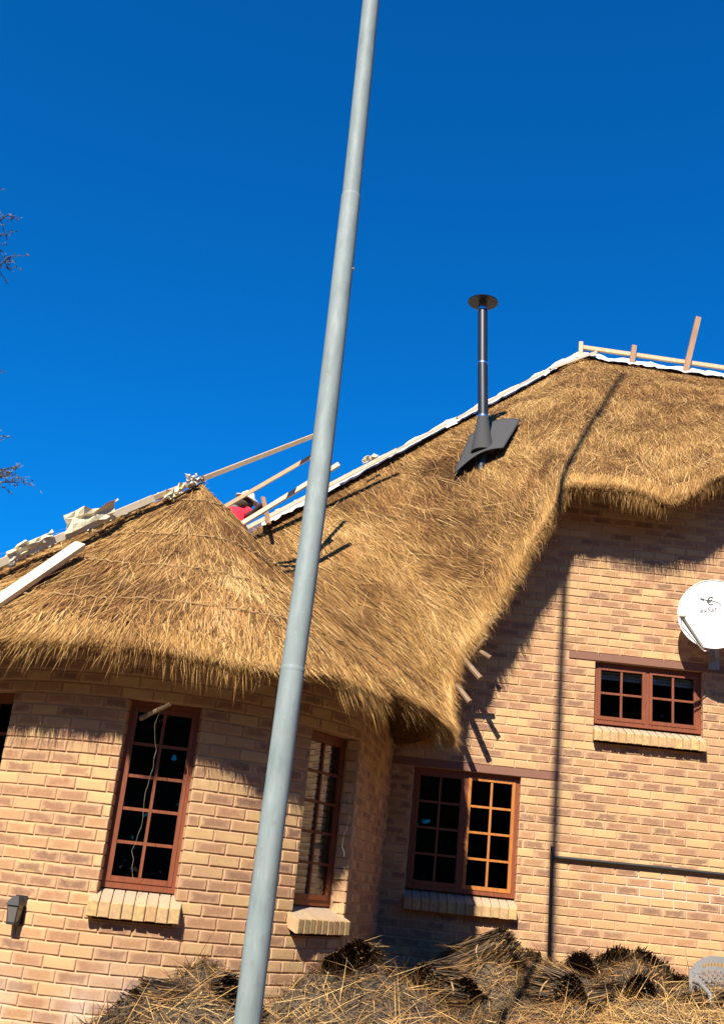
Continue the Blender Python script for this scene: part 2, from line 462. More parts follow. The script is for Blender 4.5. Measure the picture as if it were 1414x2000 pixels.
for i, (w, p, t, n, l, z) in enumerate(all_bricks):
    out = random.uniform(-.0015, .002)
    if i in single:
        me, v, f, a = random.choice(VAR)
        o = bpy.data.objects.new('brick', me); C.objects.link(o); o.parent = w
        M = Matrix((( t.x, -n.x, 0, p.x + n.x*out), (t.y, -n.y, 0, p.y + n.y*out), (0, 0, 1, z), (0, 0, 0, 1)))
        q = random.choice((0, 0, 1))
        o.matrix_basis = M @ Matrix.Diagonal((l/BL, 1, 1, 1))
    else:
        v, f, a = brick_data(l, seedv())
        V, F, A = stuff[w]; b0 = len(V)
        up = Vector((0, 0, 1))
        V += [p + t*x - n*(y-out) + up*zz for x, y, zz in v]
        F += [tuple(b0+k for k in ff) for ff in f]; A += a
for w, (V, F, A) in stuff.items():
    o = mesh_obj('brickwork', V, F, M_BRICK, w); set_attr(o.data, 'bk', A); o['kind'] = 'stuff'

for k, (a, b, z0, z1) in enumerate(lintels):
    mb = MB(); mb.box(ID, a, b, WY-.004-.002*k, WY+.1, z0+.004, z1-.004); mb.build('lintel', M_LINTEL, house)

# ---- windows
def window(fr, w, z0, z1, casements, rows, cols, mats, depth=.10, room=True, blind=False, name='window'):
    """fr: frame(x, depth, z) with x from the left of the opening and depth 0 = wall face"""
    mb = MB(); F = .042; y0, y1 = depth, depth+.06
    for (a, b, c, d) in ((0, F, z0, z1), (w-F, w, z0, z1), (F, w-F, z0, z0+F), (F, w-F, z1-F, z1)): mb.box(fr, a, b, y0, y1, c, d)
    cw = (w - 2*F) / casements
    for k in range(1, casements): mb.box(fr, F+cw*k-.02, F+cw*k+.02, y0+.001, y1, z0+F, z1-F)
    win = mb.build(name, mats[0], house)
    S = .034
    for k in range(casements):
        xa = F + cw*k + (.02 if k else 0); xb = F + cw*(k+1) - (.02 if k < casements-1 else 0); za, zb = z0+F, z1-F
        mb = MB(); m = mats[min(k, len(mats)-1)]
        for (a, b, c, d) in ((xa, xa+S, za, zb), (xb-S, xb, za, zb), (xa+S, xb-S, za, za+S+.006), (xa+S, xb-S, zb-S, zb)): mb.box(fr, a+.001, b-.001, y0-.006, y0+.03, c+.001, d-.001)
        mb.build('casement', m, win)
        ia, ib, ja, jb = xa+S, xb-S, za+S+.006, zb-S
        for c in range(1, cols):
            x = ia + (ib-ia)*c/cols; b_ = MB(); b_.box(fr, x-.011, x+.011, y0, y0+.024, ja, jb); b_.build('glazing_bar', m, win)
        for r in range(1, rows):
            z = ja + (jb-ja)*r/rows; b_ = MB(); b_.box(fr, ia, ib, y0+.003, y0+.026, z-.011, z+.011); b_.build('glazing_bar', m, win)
        for c in range(cols):
            for r in range(rows):
                x0 = ia+(ib-ia)*c/cols; x1 = ia+(ib-ia)*(c+1)/cols; q0 = ja+(jb-ja)*r/rows; q1 = ja+(jb-ja)*(r+1)/rows
                tx, tz = random.uniform(-.0012, .0012), random.uniform(-.0012, .0012)
                v = [fr(x0, y0+.018+tx, q0+.0), fr(x1, y0+.018-tx+tz, q0), fr(x1, y0+.018-tx, q1), fr(x0, y0+.018+tx-tz, q1)]
                mesh_obj('pane', v, [(0, 1, 2, 3)], M_GLASS, win)
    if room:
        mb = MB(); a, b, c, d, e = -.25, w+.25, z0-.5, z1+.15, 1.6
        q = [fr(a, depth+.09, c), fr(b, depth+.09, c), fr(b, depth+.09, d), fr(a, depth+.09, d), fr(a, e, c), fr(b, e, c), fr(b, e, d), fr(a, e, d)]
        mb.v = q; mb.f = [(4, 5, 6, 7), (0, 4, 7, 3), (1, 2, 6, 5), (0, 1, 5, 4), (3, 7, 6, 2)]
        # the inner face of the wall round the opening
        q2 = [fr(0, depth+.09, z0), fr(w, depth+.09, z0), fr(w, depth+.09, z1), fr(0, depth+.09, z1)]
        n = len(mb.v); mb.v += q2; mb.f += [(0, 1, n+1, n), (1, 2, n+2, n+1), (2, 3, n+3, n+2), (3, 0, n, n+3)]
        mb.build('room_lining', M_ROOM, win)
    if blind:
        mb = MB()
        for k in range(3): mb.box(fr, .05, w-.05, depth+.075+.002*k, depth+.08+.002*k, z1-.10-.03*k, z1-.075-.03*k)
        mb.build('blind', M_BLIND, win)
    return win
def sill(fr, w, zf, over=.0, out=.045, n=None):
    """brick on edge sloping sill: zf = underside of the frame"""
    n = n or max(3, round((w+2*over)/.0845)); st = (w+2*over)/n
    mb = MB(); 
    bed = [fr(-over, .12, zf-.02), fr(w+over, .12, zf-.02), fr(w+over, -out+.012, zf-.105), fr(-over, -out+.012, zf-.105)]
    b2 = [p - Vector((0, 0, .09)) for p in bed]; mb.box8([*b2, *bed]); s = mb.build('window_sill', M_MORTAR, house)
    for k in range(n):
        x0 = -over + st*k + .004; x1 = x0 + st - .009; j = random.uniform(-.003, .003)
        V = []
        top = [fr(x0, .12, zf-.004), fr(x1, .12, zf-.004), fr(x1, -out+j, zf-.092+j), fr(x0, -out+j, zf-.092+j)]
        dn = fr(0, 0, 0) - fr(0, -.03, 0)
        bot = [p - Vector((0, 0, .104)) for p in top]
        c = .006
        # rounded front nose
        nose = [fr(x0+c, -out+j-.004, zf-.098+j), fr(x1-c, -out+j-.004, zf-.098+j), fr(x1-c, -out+j-.004, zf-.192+j), fr(x0+c, -out+j-.004, zf-.192+j)]
        V = top + bot + nose
        F = [(0, 3, 2, 1), (4, 5, 6, 7), (0, 1, 5, 4), (1, 2, 6, 5), (3, 0, 4, 7), (3, 8, 9, 2), (2, 9, 10, 6), (6, 10, 11, 7), (7, 11, 8, 3), (8, 11, 10, 9)]
        r1, r2 = random.uniform(.3, 1), random.uniform(.2, 1)
        o = mesh_obj('sill_brick', V, F, M_SILL, s)
        set_attr(o.data, 'bk', [((0. if i < 2 else .06 if i < 8 else .5), r1, r2) for i in range(12)])
def chord(a0, a1):
    p, q = cylp(a0, RR, 0), cylp(a1, RR, 0); r = (q-p).normalized(); n = Vector((r.y, -r.x, 0))
    return frame(p, r, n), (q-p).length
for (s0, s1, z0, z1) in round_open:
    fr, w = chord(s0/RR, s1/RR)
    if s0 > 1:
        p0 = cylp(s0/RR, RR, 0); t_ = R_(56.5); fr = frame(p0 - Vector((math.sin(t_), -math.cos(t_), 0))*.0, (math.cos(t_), math.sin(t_), 0), (math.sin(t_), -math.cos(t_), 0))
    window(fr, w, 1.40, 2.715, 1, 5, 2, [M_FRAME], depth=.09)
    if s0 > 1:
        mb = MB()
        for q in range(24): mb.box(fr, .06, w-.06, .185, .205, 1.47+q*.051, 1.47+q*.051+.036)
        mb.build('blind', M_SLAT, house)  # slats added so the panes show pale lines like reflected brickwork
    sill(fr, w, 1.402, over=.035 if s0 > 0 else .045, out=.085)
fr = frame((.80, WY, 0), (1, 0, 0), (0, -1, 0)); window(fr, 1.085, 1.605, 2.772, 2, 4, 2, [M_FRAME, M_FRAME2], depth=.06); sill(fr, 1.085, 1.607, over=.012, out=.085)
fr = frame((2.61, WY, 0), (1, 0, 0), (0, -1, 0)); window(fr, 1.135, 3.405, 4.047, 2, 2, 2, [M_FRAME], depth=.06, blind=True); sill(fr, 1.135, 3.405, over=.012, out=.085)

# ------------------------------------------------------------------ thatch
def vnoise(p, sc, seed=0):
    """cheap smooth value noise, p (n,3)"""
    q = p*sc + seed*17.3; i = np.floor(q).astype(np.int64); f = q-i; f = f*f*(3-2*f)
    def h(a, b, c): 
        n = (a*374761393 + b*668265263 + c*2147483647 + seed*974711) & 0x7fffffff
        n = (n ^ (n >> 13)) * 1274126177 & 0x7fffffff
        return ((n ^ (n >> 16)) & 0xffff) / 65535.
    r = 0
    for dx in (0, 1):
        for dy in (0, 1):
            for dz in (0, 1):
                w = (f[:, 0] if dx else 1-f[:, 0])*(f[:, 1] if dy else 1-f[:, 1])*(f[:, 2] if dz else 1-f[:, 2])
                r = r + w*h(i[:, 0]+dx, i[:, 1]+dy, i[:, 2]+dz)
    return r
PAL = np.array([(.05, .023, .011), (.15, .070, .027), (.29, .150, .050), (.45, .252, .082), (.59, .360, .128), (.72, .50, .22)])
def pal(t):
    t = np.clip(t, 0, .9999)*(len(PAL)-1); i = t.astype(int); f = (t-i)[:, None]
    return PAL[i]*(1-f) + PAL[np.minimum(i+1, len(PAL)-1)]*f
def strands(name, base, dirs, side, length, width, color, parent, m=M_STRAW, droop=None, tilt=None):
    """n blades: base (n,3), dirs, side unit vectors; 5 vertices, quad + triangle each"""
    n = len(base); L1 = length[:, None]; W = (width/2)[:, None]
    mid = base + dirs*L1*.55; tip = base + dirs*L1
    if droop is not None: mid = mid + droop*.3*L1; tip = tip + droop*L1
    V = np.stack([base-side*W, base+side*W, mid-side*W*.85, mid+side*W*.85, tip], 1).reshape(-1, 3)
    me = bpy.data.meshes.new(name); me.vertices.add(n*5); me.vertices.foreach_set('co', V.astype(np.float32).ravel())
    k = (np.arange(n)*5)[:, None]
    loops = np.concatenate([k+0, k+1, k+3, k+2, k+2, k+3, k+4], 1).ravel()
    me.loops.add(n*7); me.loops.foreach_set('vertex_index', loops.astype(np.int32))
    st = np.stack([np.arange(n)*7, np.arange(n)*7+4], 1).ravel(); tot = np.tile([4, 3], n)
    me.polygons.add(n*2); me.polygons.foreach_set('loop_start', st.astype(np.int32)); me.polygons.foreach_set('loop_total', tot.astype(np.int32))
    me.update(calc_edges=True); me.materials.append(m)
    at = me.color_attributes.new('sc', 'FLOAT_COLOR', 'POINT')
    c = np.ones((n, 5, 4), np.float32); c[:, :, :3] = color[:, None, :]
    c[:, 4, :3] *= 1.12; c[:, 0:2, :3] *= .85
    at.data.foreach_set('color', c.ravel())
    o = bpy.data.objects.new(name, me); C.objects.link(o); attach(o, parent); o['kind'] = 'stuff'
    return o
def norm(a): return a/np.maximum(np.linalg.norm(a, axis=-1, keepdims=True), 1e-9)
class Surf:
    """grid surface G[u, v] with v = 0 ridge, 1 eave"""
    def __init__(s, G): s.G = G; s.nu, s.nv = G.shape[:2]
    def at(s, u, v):
        x = np.clip(u, 0, .99999)*(s.nu-1); y = np.clip(v, 0, .99999)*(s.nv-1); i = x.astype(int); j = y.astype(int); a = (x-i)[:, None]; b = (y-j)[:, None]; G = s.G
        p = G[i, j]*(1-a)*(1-b)+G[i+1, j]*a*(1-b)+G[i, j+1]*(1-a)*b+G[i+1, j+1]*a*b
        du = (G[i+1, j]-G[i, j])*(1-b)+(G[i+1, j+1]-G[i, j+1])*b; dv = (G[i, j+1]-G[i, j])*(1-a)+(G[i+1, j+1]-G[i+1, j])*a
        return p, du, dv
    def sampler(s, n, v0=0., v1=1.):
        """area-uniform (u, v) samples"""
        G = s.G; A = np.linalg.norm(np.cross(G[1:, :-1]-G[:-1, :-1], G[:-1, 1:]-G[:-1, :-1]), axis=2)
        vj = (np.arange(s.nv-1)+.5)/(s.nv-1); A = A*((vj >= v0) & (vj <= v1))[None, :]
        k = rng.choice(A.size, n, p=(A/A.sum()).ravel()); i, j = np.unravel_index(k, A.shape)
        return (i+rng.random(n))/(s.nu-1), (j+rng.random(n))/(s.nv-1)
def roof_slab(name, G, thick, parent):
    """closed slab from a grid: top, underside offset inwards, edge at the eave"""
    nu, nv = G.shape[:2]
    du = np.gradient(G, axis=0); dv = np.gradient(G, axis=1); n = norm(np.cross(du, dv))
    if n[nu//2, nv//2, 2] < 0: n = -n
    jj = np.linspace(0, 1, nv)[None, :, None]
    Bt = G - n*thick*(1-.6*jj**5)
    V = np.concatenate([G.reshape(-1, 3), Bt.reshape(-1, 3)]); F = []
    o = nu*nv
    for i in range(nu-1):
        for j in range(nv-1):
            a, b, c, d = i*nv+j, (i+1)*nv+j, (i+1)*nv+j+1, i*nv+j+1
            F.append((a, b, c, d)); F.append((o+a, o+d, o+c, o+b))
        F.append((i*nv+nv-1, (i+1)*nv+nv-1, o+(i+1)*nv+nv-1, o+i*nv+nv-1))
        F.append((i*nv, o+i*nv, o+(i+1)*nv, (i+1)*nv))
    for i in (0, nu-1):
        for j in range(nv-1):
            F.append((i*nv+j, i*nv+j+1, o+i*nv+j+1, o+i*nv+j))
    ob = mesh_obj(name, V.tolist(), F, M_THATCH, parent, smooth=False)
    return ob, n
def bands(v):      # each thatching course shows a slightly darker line where the next one laps it
    return sum(.16*np.exp(-((v-c-.018)/.010)**2) for c in (.12, .24, .36, .46, .56, .67, .78, .88))
def straw_cover(S, n, parent, seed, lmin=.14, lmax=.34, v0=0, v1=1., keep=None, tone=0., swirl=.35, name='straw'):
    u, v = S.sampler(n, v0, v1); p, du, dv = S.at(u, v)
    if keep is not None:
        k = keep(p, u, v); u, v, p, du, dv = u[k], v[k], p[k], du[k], dv[k]
    n = len(p); dv = norm(dv); nr = norm(np.cross(du, dv)); nr[nr[:, 2] < 0] *= -1
    sd = norm(np.cross(dv, nr))
    ang = (vnoise(p, 1.3, seed)-.5)*swirl*2 + (vnoise(p, 4., seed+1)-.5)*swirl*1.6 + rng.normal(0, .15, n) + np.where(rng.random(n) < .13, rng.normal(0, .55, n), 0)
    d = norm(dv*np.cos(ang)[:, None] + sd*np.sin(ang)[:, None])
    lift = rng.normal(.025, .03, n) + (vnoise(p, 3., seed+3)-.5)*.02
    d = norm(d + nr*lift[:, None])
    s2 = norm(np.cross(d, nr)); tw = rng.normal(0, .6, n)[:, None]; s2 = norm(s2*np.cos(tw)+nr*np.sin(tw))
    ln = rng.uniform(lmin, lmax, n); w = rng.uniform(.0028, .0068, n)
    # colour: patches of weathered brown among gold, streaky along the run
    run = p - dv*(np.sum(p*dv, 1))[:, None]
    t = .475 + tone + .10*(v-.5) + (vnoise(p, .9, seed+5)-.5)*.46 + (vnoise(p, 3.2, seed+6)-.5)*.46 + (vnoise(p, 9., seed+7)-.5)*.2 - bands(v) + rng.normal(0, .21, n)
    col = pal(t)
    red = np.clip((vnoise(p, 2.1, seed+9)-.55)*3, 0, 1)[:, None]; col = col*(1-red*.35) + col*np.array([.95, .72, .72])*red*.35
    pb = p - nr*rng.uniform(-.012, .03, n)[:, None] - d*(ln*.4)[:, None]
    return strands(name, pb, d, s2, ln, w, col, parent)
def fringe(S, n, parent, seed, umin=0, umax=1, keep=None, thick=.085, long_frac=.09, name='eave_fringe'):
    """cut butts of the straw along the eave, with a few long stragglers"""
    u = rng.uniform(umin, umax, n); p, du, dv = S.at(u, np.full(n, .9999))
    if keep is not None:
        k = keep(p, u, None); p, du, dv = p[k], du[k], dv[k]
    n = len(p); dv = norm(dv); nr = norm(np.cross(du, dv)); nr[nr[:, 2] < 0] *= -1; sd = norm(np.cross(dv, nr))
    dep = rng.random(n)**1.3*thick - .016
    ang = (vnoise(p, 2., seed)-.5)*.6 + rng.normal(0, .16, n)
    d = norm(dv*np.cos(ang)[:, None] + sd*np.sin(ang)[:, None] + np.array([0, 0, -1.])*rng.uniform(0, .25, n)[:, None])
    ln = rng.uniform(.14, .28, n); lg = rng.random(n) < long_frac*np.clip(vnoise(p, 3.1, seed+21)*4-1, .1, 3); ln[lg] += rng.uniform(.06, .26, lg.sum()); vl = rng.random(n) < .007; ln[vl] += rng.uniform(.2, .5, vl.sum())
    ragged = (vnoise(p, 2.2, seed+1)-.5)*.10 + (vnoise(p, 5., seed+2)-.5)*.12 + (vnoise(p, 16., seed+3)-.5)*.035
    start = p - nr*dep[:, None] - d*(ln*.75)[:, None] + d*(ragged - dep*.15)[:, None]
    s2 = norm(np.cross(d, nr)); tw = rng.normal(0, .6, n)[:, None]; s2 = norm(s2*np.cos(tw)+nr*np.sin(tw))
    t = .53 + (vnoise(p, 4., seed+5)-.5)*.35 + rng.normal(0, .18, n)
    dr = np.zeros((n, 3)); dr[:, 2] = -rng.uniform(0, .16, n)*(1+2*lg)
    return strands(name, start, d, s2, ln, rng.uniform(.003, .007, n), pal(t), parent, droop=dr)

# cone over the rounded bay
APEX = np.array([-1.60, 9.85, 5.13]); RE = 2.46
nu, nv = 200, 44
az = np.radians(np.linspace(-150, 150, nu)); vv = np.linspace(0, 1, nv)
G1 = np.zeros((nu, nv, 3))
for i, a in enumerate(az):
    dgl = max(0, min(1, (-math.degrees(a)-25)/50.)); dgl = dgl*dgl*(3-2*dgl)
    re = RE + .9*dgl; zt = APEX[2]; ze = 3.04 - .02*dgl
    r = .02 + (re-.02)*vv; cx = APEX[0]*(1-vv) + HC.x*vv; cy = APEX[1]*(1-vv) + HC.y*vv
    z = zt + (ze-zt)*vv - .07*np.sin(math.pi*vv)
    G1[i, :, 0] = cx + r*math.sin(a); G1[i, :, 1] = cy - r*math.cos(a); G1[i, :, 2] = z
p = G1.reshape(-1, 3); G1[..., 2] += ((vnoise(p, 1.6, 3)-.5)*.10 + (vnoise(p, 5., 4)-.5)*.018).reshape(nu, nv) * np.minimum(1, vv*5)[None, :]
cone_roof, _ = roof_slab('bay_roof', G1, .2, house)
S1 = Surf(G1)
front1 = lambda p, u, v: (u > .12) & (u < .93)
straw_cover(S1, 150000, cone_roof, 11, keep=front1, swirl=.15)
fringe(S1, 30000, cone_roof, 31, .16, .9)
# main roof
nv = 64; vv = np.linspace(0, 1, nv); nu = len(Bc)
G2 = Tc[:, None, :]*(1-vv)[None, :, None] + Bc[:, None, :]*vv[None, :, None]
G2[..., 2] += (.10*np.sin(math.pi*vv))[None, :]
p = G2.reshape(-1, 3); G2[..., 2] += ((vnoise(p, 1.1, 5)-.5)*.16 + (vnoise(p, 4., 6)-.5)*.025).reshape(nu, nv) * np.minimum(1, vv*5)[None, :]
main_roof, _ = roof_slab('main_roof', G2, .22, house)
S2 = Surf(G2)
def out1(p, u, v):      # drop straws that lie inside the cone roof
    r = np.hypot(p[:, 0]-HC.x, p[:, 1]-HC.y); zc = APEX[2] + (3.04-APEX[2])*r/RE
    return ((r > RE) | (p[:, 2] > zc-.12)) & (p[:, 0] < 6.0)
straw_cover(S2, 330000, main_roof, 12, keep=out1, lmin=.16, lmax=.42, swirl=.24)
fringe(S2, 60000, main_roof, 32, .02, .85, keep=out1)
def stray(S, n, parent, keep):      # single long stalks lying loose on the surface
    u, v = S.sampler(n, .02, .97); p, du, dv = S.at(u, v); k = keep(p, u, v); p, du, dv = p[k], du[k], dv[k]; n = len(p)
    dv = norm(dv); nr = norm(np.cross(du, dv)); nr[nr[:, 2] < 0] *= -1; sd = norm(np.cross(dv, nr)); a = rng.normal(0, .45, n)
    d = norm(dv*np.cos(a)[:, None] + sd*np.sin(a)[:, None] + nr*rng.normal(.02, .02, n)[:, None])
    strands('stray_stalk', p + nr*rng.uniform(.012, .035, n)[:, None], d, norm(np.cross(d, nr)), rng.uniform(.2, .6, n), rng.uniform(.0028, .005, n), pal(rng.normal(.68, .18, n)), parent)
stray(S1, 1100, cone_roof, front1); stray(S2, 2400, main_roof, out1)
# binding runs round the cone
for vb, amp in ((.12, .01), (.36, .012), (.56, .02), (.78, .02)):
    us = np.linspace(.2, .80, 160); pp, du, dv = S1.at(us, np.full(160, vb) + (vnoise(np.stack([us*25, us*0, us*0+vb*9], 1), 1., 8)-.5)*.03)
    nr = norm(np.cross(du, dv)); nr[nr[:, 2] < 0] *= -1
    pp = pp + nr*.016 + rng.normal(0, .006, pp.shape)
    mb = MB(); mb.tube([Vector(q) for q in pp], [.0065*random.uniform(.4, 1.4) for _ in pp], 5); mb.build('binding', M_TWINE, cone_roof)
# far slopes of the roof (behind the ridge)
RZ = []
back = []; fb = []
for i in range(0, nu, 6):
    t = Tc[i]; dz = max(.3, t[2]-3.0)
    back.append((t[0], t[1], t[2]-.03)); back.append((t[0]-.2, t[1]+dz*.95, t[2]-dz))
for i in range(len(back)//2-1): fb.append((2*i, 2*i+1, 2*i+3, 2*i+2))
rear_roof = mesh_obj('rear_roof', back, fb, M_THATCH, house)

bvh2 = BVHTree.FromPolygons([Vector(q) for q in G2.reshape(-1, 3)], [(i*nv+j, (i+1)*nv+j, (i+1)*nv+j+1, i*nv+j+1) for i in range(nu-1) for j in range(nv-1)])
n1u, n1v = G1.shape[:2]
bvh1 = BVHTree.FromPolygons([Vector(q) for q in G1.reshape(-1, 3)], [(i*n1v+j, (i+1)*n1v+j, (i+1)*n1v+j+1, i*n1v+j+1) for i in range(n1u-1) for j in range(n1v-1)])

# ridge: plastic underlay sheet, battens and posts
def ridge_sheet():
    n = 150; V = []; F = []
    idx = np.linspace(nu*.20, nu*.97, n).astype(int)
    for k, i in enumerate(idx):
        t = Vector(Tc[i]); wob = .05*math.sin(k*.9)+random.uniform(-.035, .035)
        h = .05 + .04*abs(math.sin(k*.23)) + wob*.5
        V += [t + Vector((0, -.16, -.05+random.uniform(-.02, .02))), t + Vector((-.02, -.03, .05+h*.6)), t + Vector((-.03, .12, .03+h*.5)), t + Vector((-.05, .45, -.35))]
    for k in range(n-1):
        for j in range(3): F.append((4*k+j, 4*(k+1)+j, 4*(k+1)+j+1, 4*k+j+1))
    mesh_obj('underlay_sheet', V, F, M_SHEET, house)
ridge_sheet()
for a_, b_ in ((.34, .46), (.47, .58), (.585, .665)):
    ia, ib = Tc[int(nu*a_)], Tc[int(nu*b_)]
    mb = MB(); mb.plank(Vector(ia)+Vector((.02, -.17, .03)), Vector(ib)+Vector((.02, -.17, .03)), .05, .035); mb.build('hip_batten', M_PALE, house)
def along(i): return Vector(Tc[int(i)])
APX = Vector((3.17, 15.0, 9.77))
mb = MB(); mb.plank(APX+Vector((-.02, -.05, .18)), Vector((8.2, 14.95, 9.72)), .05, .06); mb.build('ridge_batten', M_PLANK, house)
mb = MB(); mb.plank(APX+Vector((0, -.1, -.1)), APX+Vector((0, -.1, .24)), .06, .05, (0, 1, 0)); mb.build('ridge_post', M_PLANK, house)
# hip plank nailed along the lower end of the hip
mb = MB(); mb.plank((-1.34, 11.98, 5.42), (.35, 12.58, 6.86), .07, .045); mb.build('hip_batten', M_PALE, house)
# gum pole rafters showing in the torn corner
for a, b, r in (((.85, 10.95, 4.25), (1.33, 10.34, 3.60), .03), ((.80, 10.95, 4.0), (1.24, 10.34, 3.36), .028), ((.95, 10.92, 4.2), (1.42, 10.36, 3.82), .026), ((.92, 10.9, 3.4), (1.36, 10.38, 4.02), .022), ((1.10, 10.9, 4.42), (1.44, 10.47, 4.2), .022)):
    mb = MB(); mb.tube([a, tuple((Vector(a)+Vector(b))/2+Vector((0, 0, .012))), b], r, 8); mb.build('rafter', M_POLE, house)

# flue
fl = mesh_obj('chimney_flue', *(lambda m_: (m_.v, m_.f))((lambda m_: (m_.tube([(1.415, 12.15, 6.3), (1.388, 12.2, 7.35), (1.346, 12.24, 8.06)], .066, 24), m_)[1])(MB())), M_BLACKPIPE, house, True)
mb = MB(); mb.tube([(1.346, 12.24, 8.05), (1.306, 12.3, 8.86)], .064, 24); mb.build('flue_pipe', M_BLACKPIPE, fl, True)
for z_, p_ in ((8.05, (1.346, 12.24, 8.05)),):
    mb = MB(); mb.tube([Vector(p_)-Vector((0, 0, .012)), Vector(p_)+Vector((0, 0, .012))], .0685, 24); mb.build('joint_ring', M_STEEL, fl, True)
mb = MB(); mb.tube([(1.391, 12.2, 7.27), (1.390, 12.2, 7.295)], .071, 24); mb.build('joint_ring', M_STEEL, fl, True)
mb = MB(); mb.tube([(1.306, 12.3, 8.86), (1.304, 12.3, 8.90), (1.302, 12.3, 8.985)], [.067, .066, .048], 24); mb.build('cowl_neck', M_STEEL, fl, True)
mb = MB(); mb.tube([(1.302, 12.3, 8.975), (1.302, 12.3, 8.985), (1.302, 12.3, 9.035), (1.302, 12.3, 9.07)], [.195, .2, .10, .012], 36)
mb.build('cowl', M_BLACKPIPE, fl, False)
mb = MB(); mb.tube([(1.41, 12.17, 6.78), (1.40, 12.19, 7.0), (1.39, 12.2, 7.27)], [.145, .11, .070], 24); mb.build('flashing_cone', M_FLASH, fl, True)
def plate():
    BLc, BRc, TRc, TLc = Vector((1.07, 12.12, 6.45)), Vector((1.64, 11.97, 6.80)), Vector((1.93, 12.62, 7.50)), Vector((1.30, 12.75, 7.26))
    V = []; F = []; n = 14
    for s in (0, 1):
        for i in range(n+1):
            for j in range(n+1):
                u, v = i/n, j/n
                p = BLc*(1-u)*(1-v)+BRc*u*(1-v)+TRc*u*v+TLc*(1-u)*v
                p = p + Vector((0, -.02, .10))*math.sin(math.pi*u)*.9 - Vector((0, 0, .022))*s
                V.append(p)
    m = (n+1)
    for i in range(n):
        for j in range(n):
            a = i*m+j; F.append((a, a+m, a+m+1, a+1)); b = a+m*m; F.append((b, b+1, b+m+1, b+m))
    for k in range(n):
        for (a, b) in ((k, k+1), (n*m+k+1, n*m+k)): F.append((a, b, b+m*m, a+m*m))
        for (a, b) in (((k+1)*m, k*m), (k*m+n, (k+1)*m+n)): F.append((a, b, b+m*m, a+m*m))
    o = mesh_obj('flashing_plate', V, F, M_FLASH, fl, True)
plate()

# foam / insulation along the left edge of the bay roof, packed under the battens
def rag(name, c, size, m, parent, seed, n=9):
    rnd = random.Random(seed); V = []; F = []
    c = Vector(c)
    for i in range(n):
        for j in range(5):
            x = (i/(n-1)-.5)*size[0]; z = (j/4-.3)*size[1]
            V.append(c + Vector((x*.75 + rnd.uniform(-1, 1)*.018, x*.65 + rnd.uniform(-1, 1)*.03, x*size[2] + z*(.55+.45*rnd.random()) + rnd.uniform(-1, 1)*.012)))
    for i in range(n-1):
        for j in range(4): F.append((i*5+j, (i+1)*5+j, (i+1)*5+j+1, i*5+j+1))
    o = mesh_obj(name, V, F, m, parent); md = o.modifiers.new('solid', 'SOLIDIFY'); md.thickness = .018; return o
for k in range(12):
    t = k/11; c = Vector((-3.0, 8.40, 3.65)).lerp(Vector((-1.70, 9.72, 5.08)), t)
    rag('underlay_sheet', c, (.30, .03+.03*random.random(), .85), M_SHEET if k % 3 else M_FOAM, house, 50+k)
# ------------------------------------------------------------------ loose timbers lying on the roof
def plank(label, a, b, w=.055, t=.04, m=M_PLANK, group='loose planks on the roof', up=(0, 0, 1)):
    mb = MB(); mb.plank(a, b, w, t, up); o = mb.build('plank', m)
    me = o.data; base = Vector(a)
    for v in me.vertices: v.co -= base
    o.location = base
    return tag(o, label, 'plank', group)
E_ = Vector
plank('long pine plank running from the left picture edge up towards the bay roof apex', (-3.05, 8.26, 3.60), (-1.95, 9.36, 4.78), .05, .06, M_PALE)
plank('highest pine plank, crossing the bay roof apex and jutting out behind the mast', (-2.05, 9.26, 4.68), (-.456, 11.37, 6.538), .05, .045)
plank('second highest of the jutting pine planks, passing just above the straw hat', (-1.85, 10.85, 4.98), (-.563, 11.2, 6.158), .055, .04)
plank('pine plank below the straw hat with its tip showing to the right of the mast', (-1.42, 11.12, 5.09), (-.315, 11.15, 6.021), .06, .045, M_PALE)
plank('thick pale plank lying loose low on the left of the bay roof', (-2.88, 7.70, 3.02), (-2.328, 8.62, 4.05), .10, .045, M_PALE, up=(0, -.7, .7))
plank('short upright batten standing on the main ridge, nearer the flue', (3.962, 14.9, 9.52), (4.02, 14.9, 10.045), .075, .05, M_POST, 'upright battens on the ridge', up=(0, 1, 0))
plank('tall upright batten leaning right on the main ridge above the satellite dish', (4.80, 14.9, 9.52), (5.046, 14.9, 10.677), .085, .05, M_POST, 'upright battens on the ridge', up=(0, 1, 0))
tool = MB(); tool.plank((-1.20, 12.02, 5.84), (-1.07, 11.85, 5.46), .045, .03); tool = tool.build('wooden_paddle', M_POST); tag(tool, 'dark wooden thatching paddle leaning across the lowest plank by the worker', 'tool')
fo = rag('foam_offcut', (-2.36, 8.86, 4.36), (.42, .22, .72), M_FOAM, None, 5, 7); tag(fo, 'large pale cream foam offcut sticking up on the left edge of the bay roof', 'foam offcut', 'foam offcuts on the bay roof')
fo = rag('foam_offcut', (-2.72, 8.53, 3.96), (.35, .10, .85), M_FOAM, None, 6, 9); tag(fo, 'small torn yellowish foam offcut low on the left roof edge', 'foam offcut', 'foam offcuts on the bay roof')
fo = rag('foam_offcut', (-1.78, 9.50, 4.90), (.16, .12, .8), M_FOAM, None, 8, 9); tag(fo, 'torn white sheet scrap just left of the bay roof apex', 'foam offcut', 'foam offcuts on the bay roof')
fo = rag('foam_offcut', (-1.67, 9.66, 5.09), (.12, .13, .5), M_SHEET, None, 9, 8); tag(fo, 'crumpled white sheet scrap on the tip of the bay roof', 'foam offcut', 'foam offcuts on the bay roof')
fo = rag('foam_offcut', (.04, 12.62, 6.72), (.22, .09, .5), M_FOAM, None, 12, 6); tag(fo, 'small cream foam scrap lying on the hip to the right of the mast', 'foam offcut')

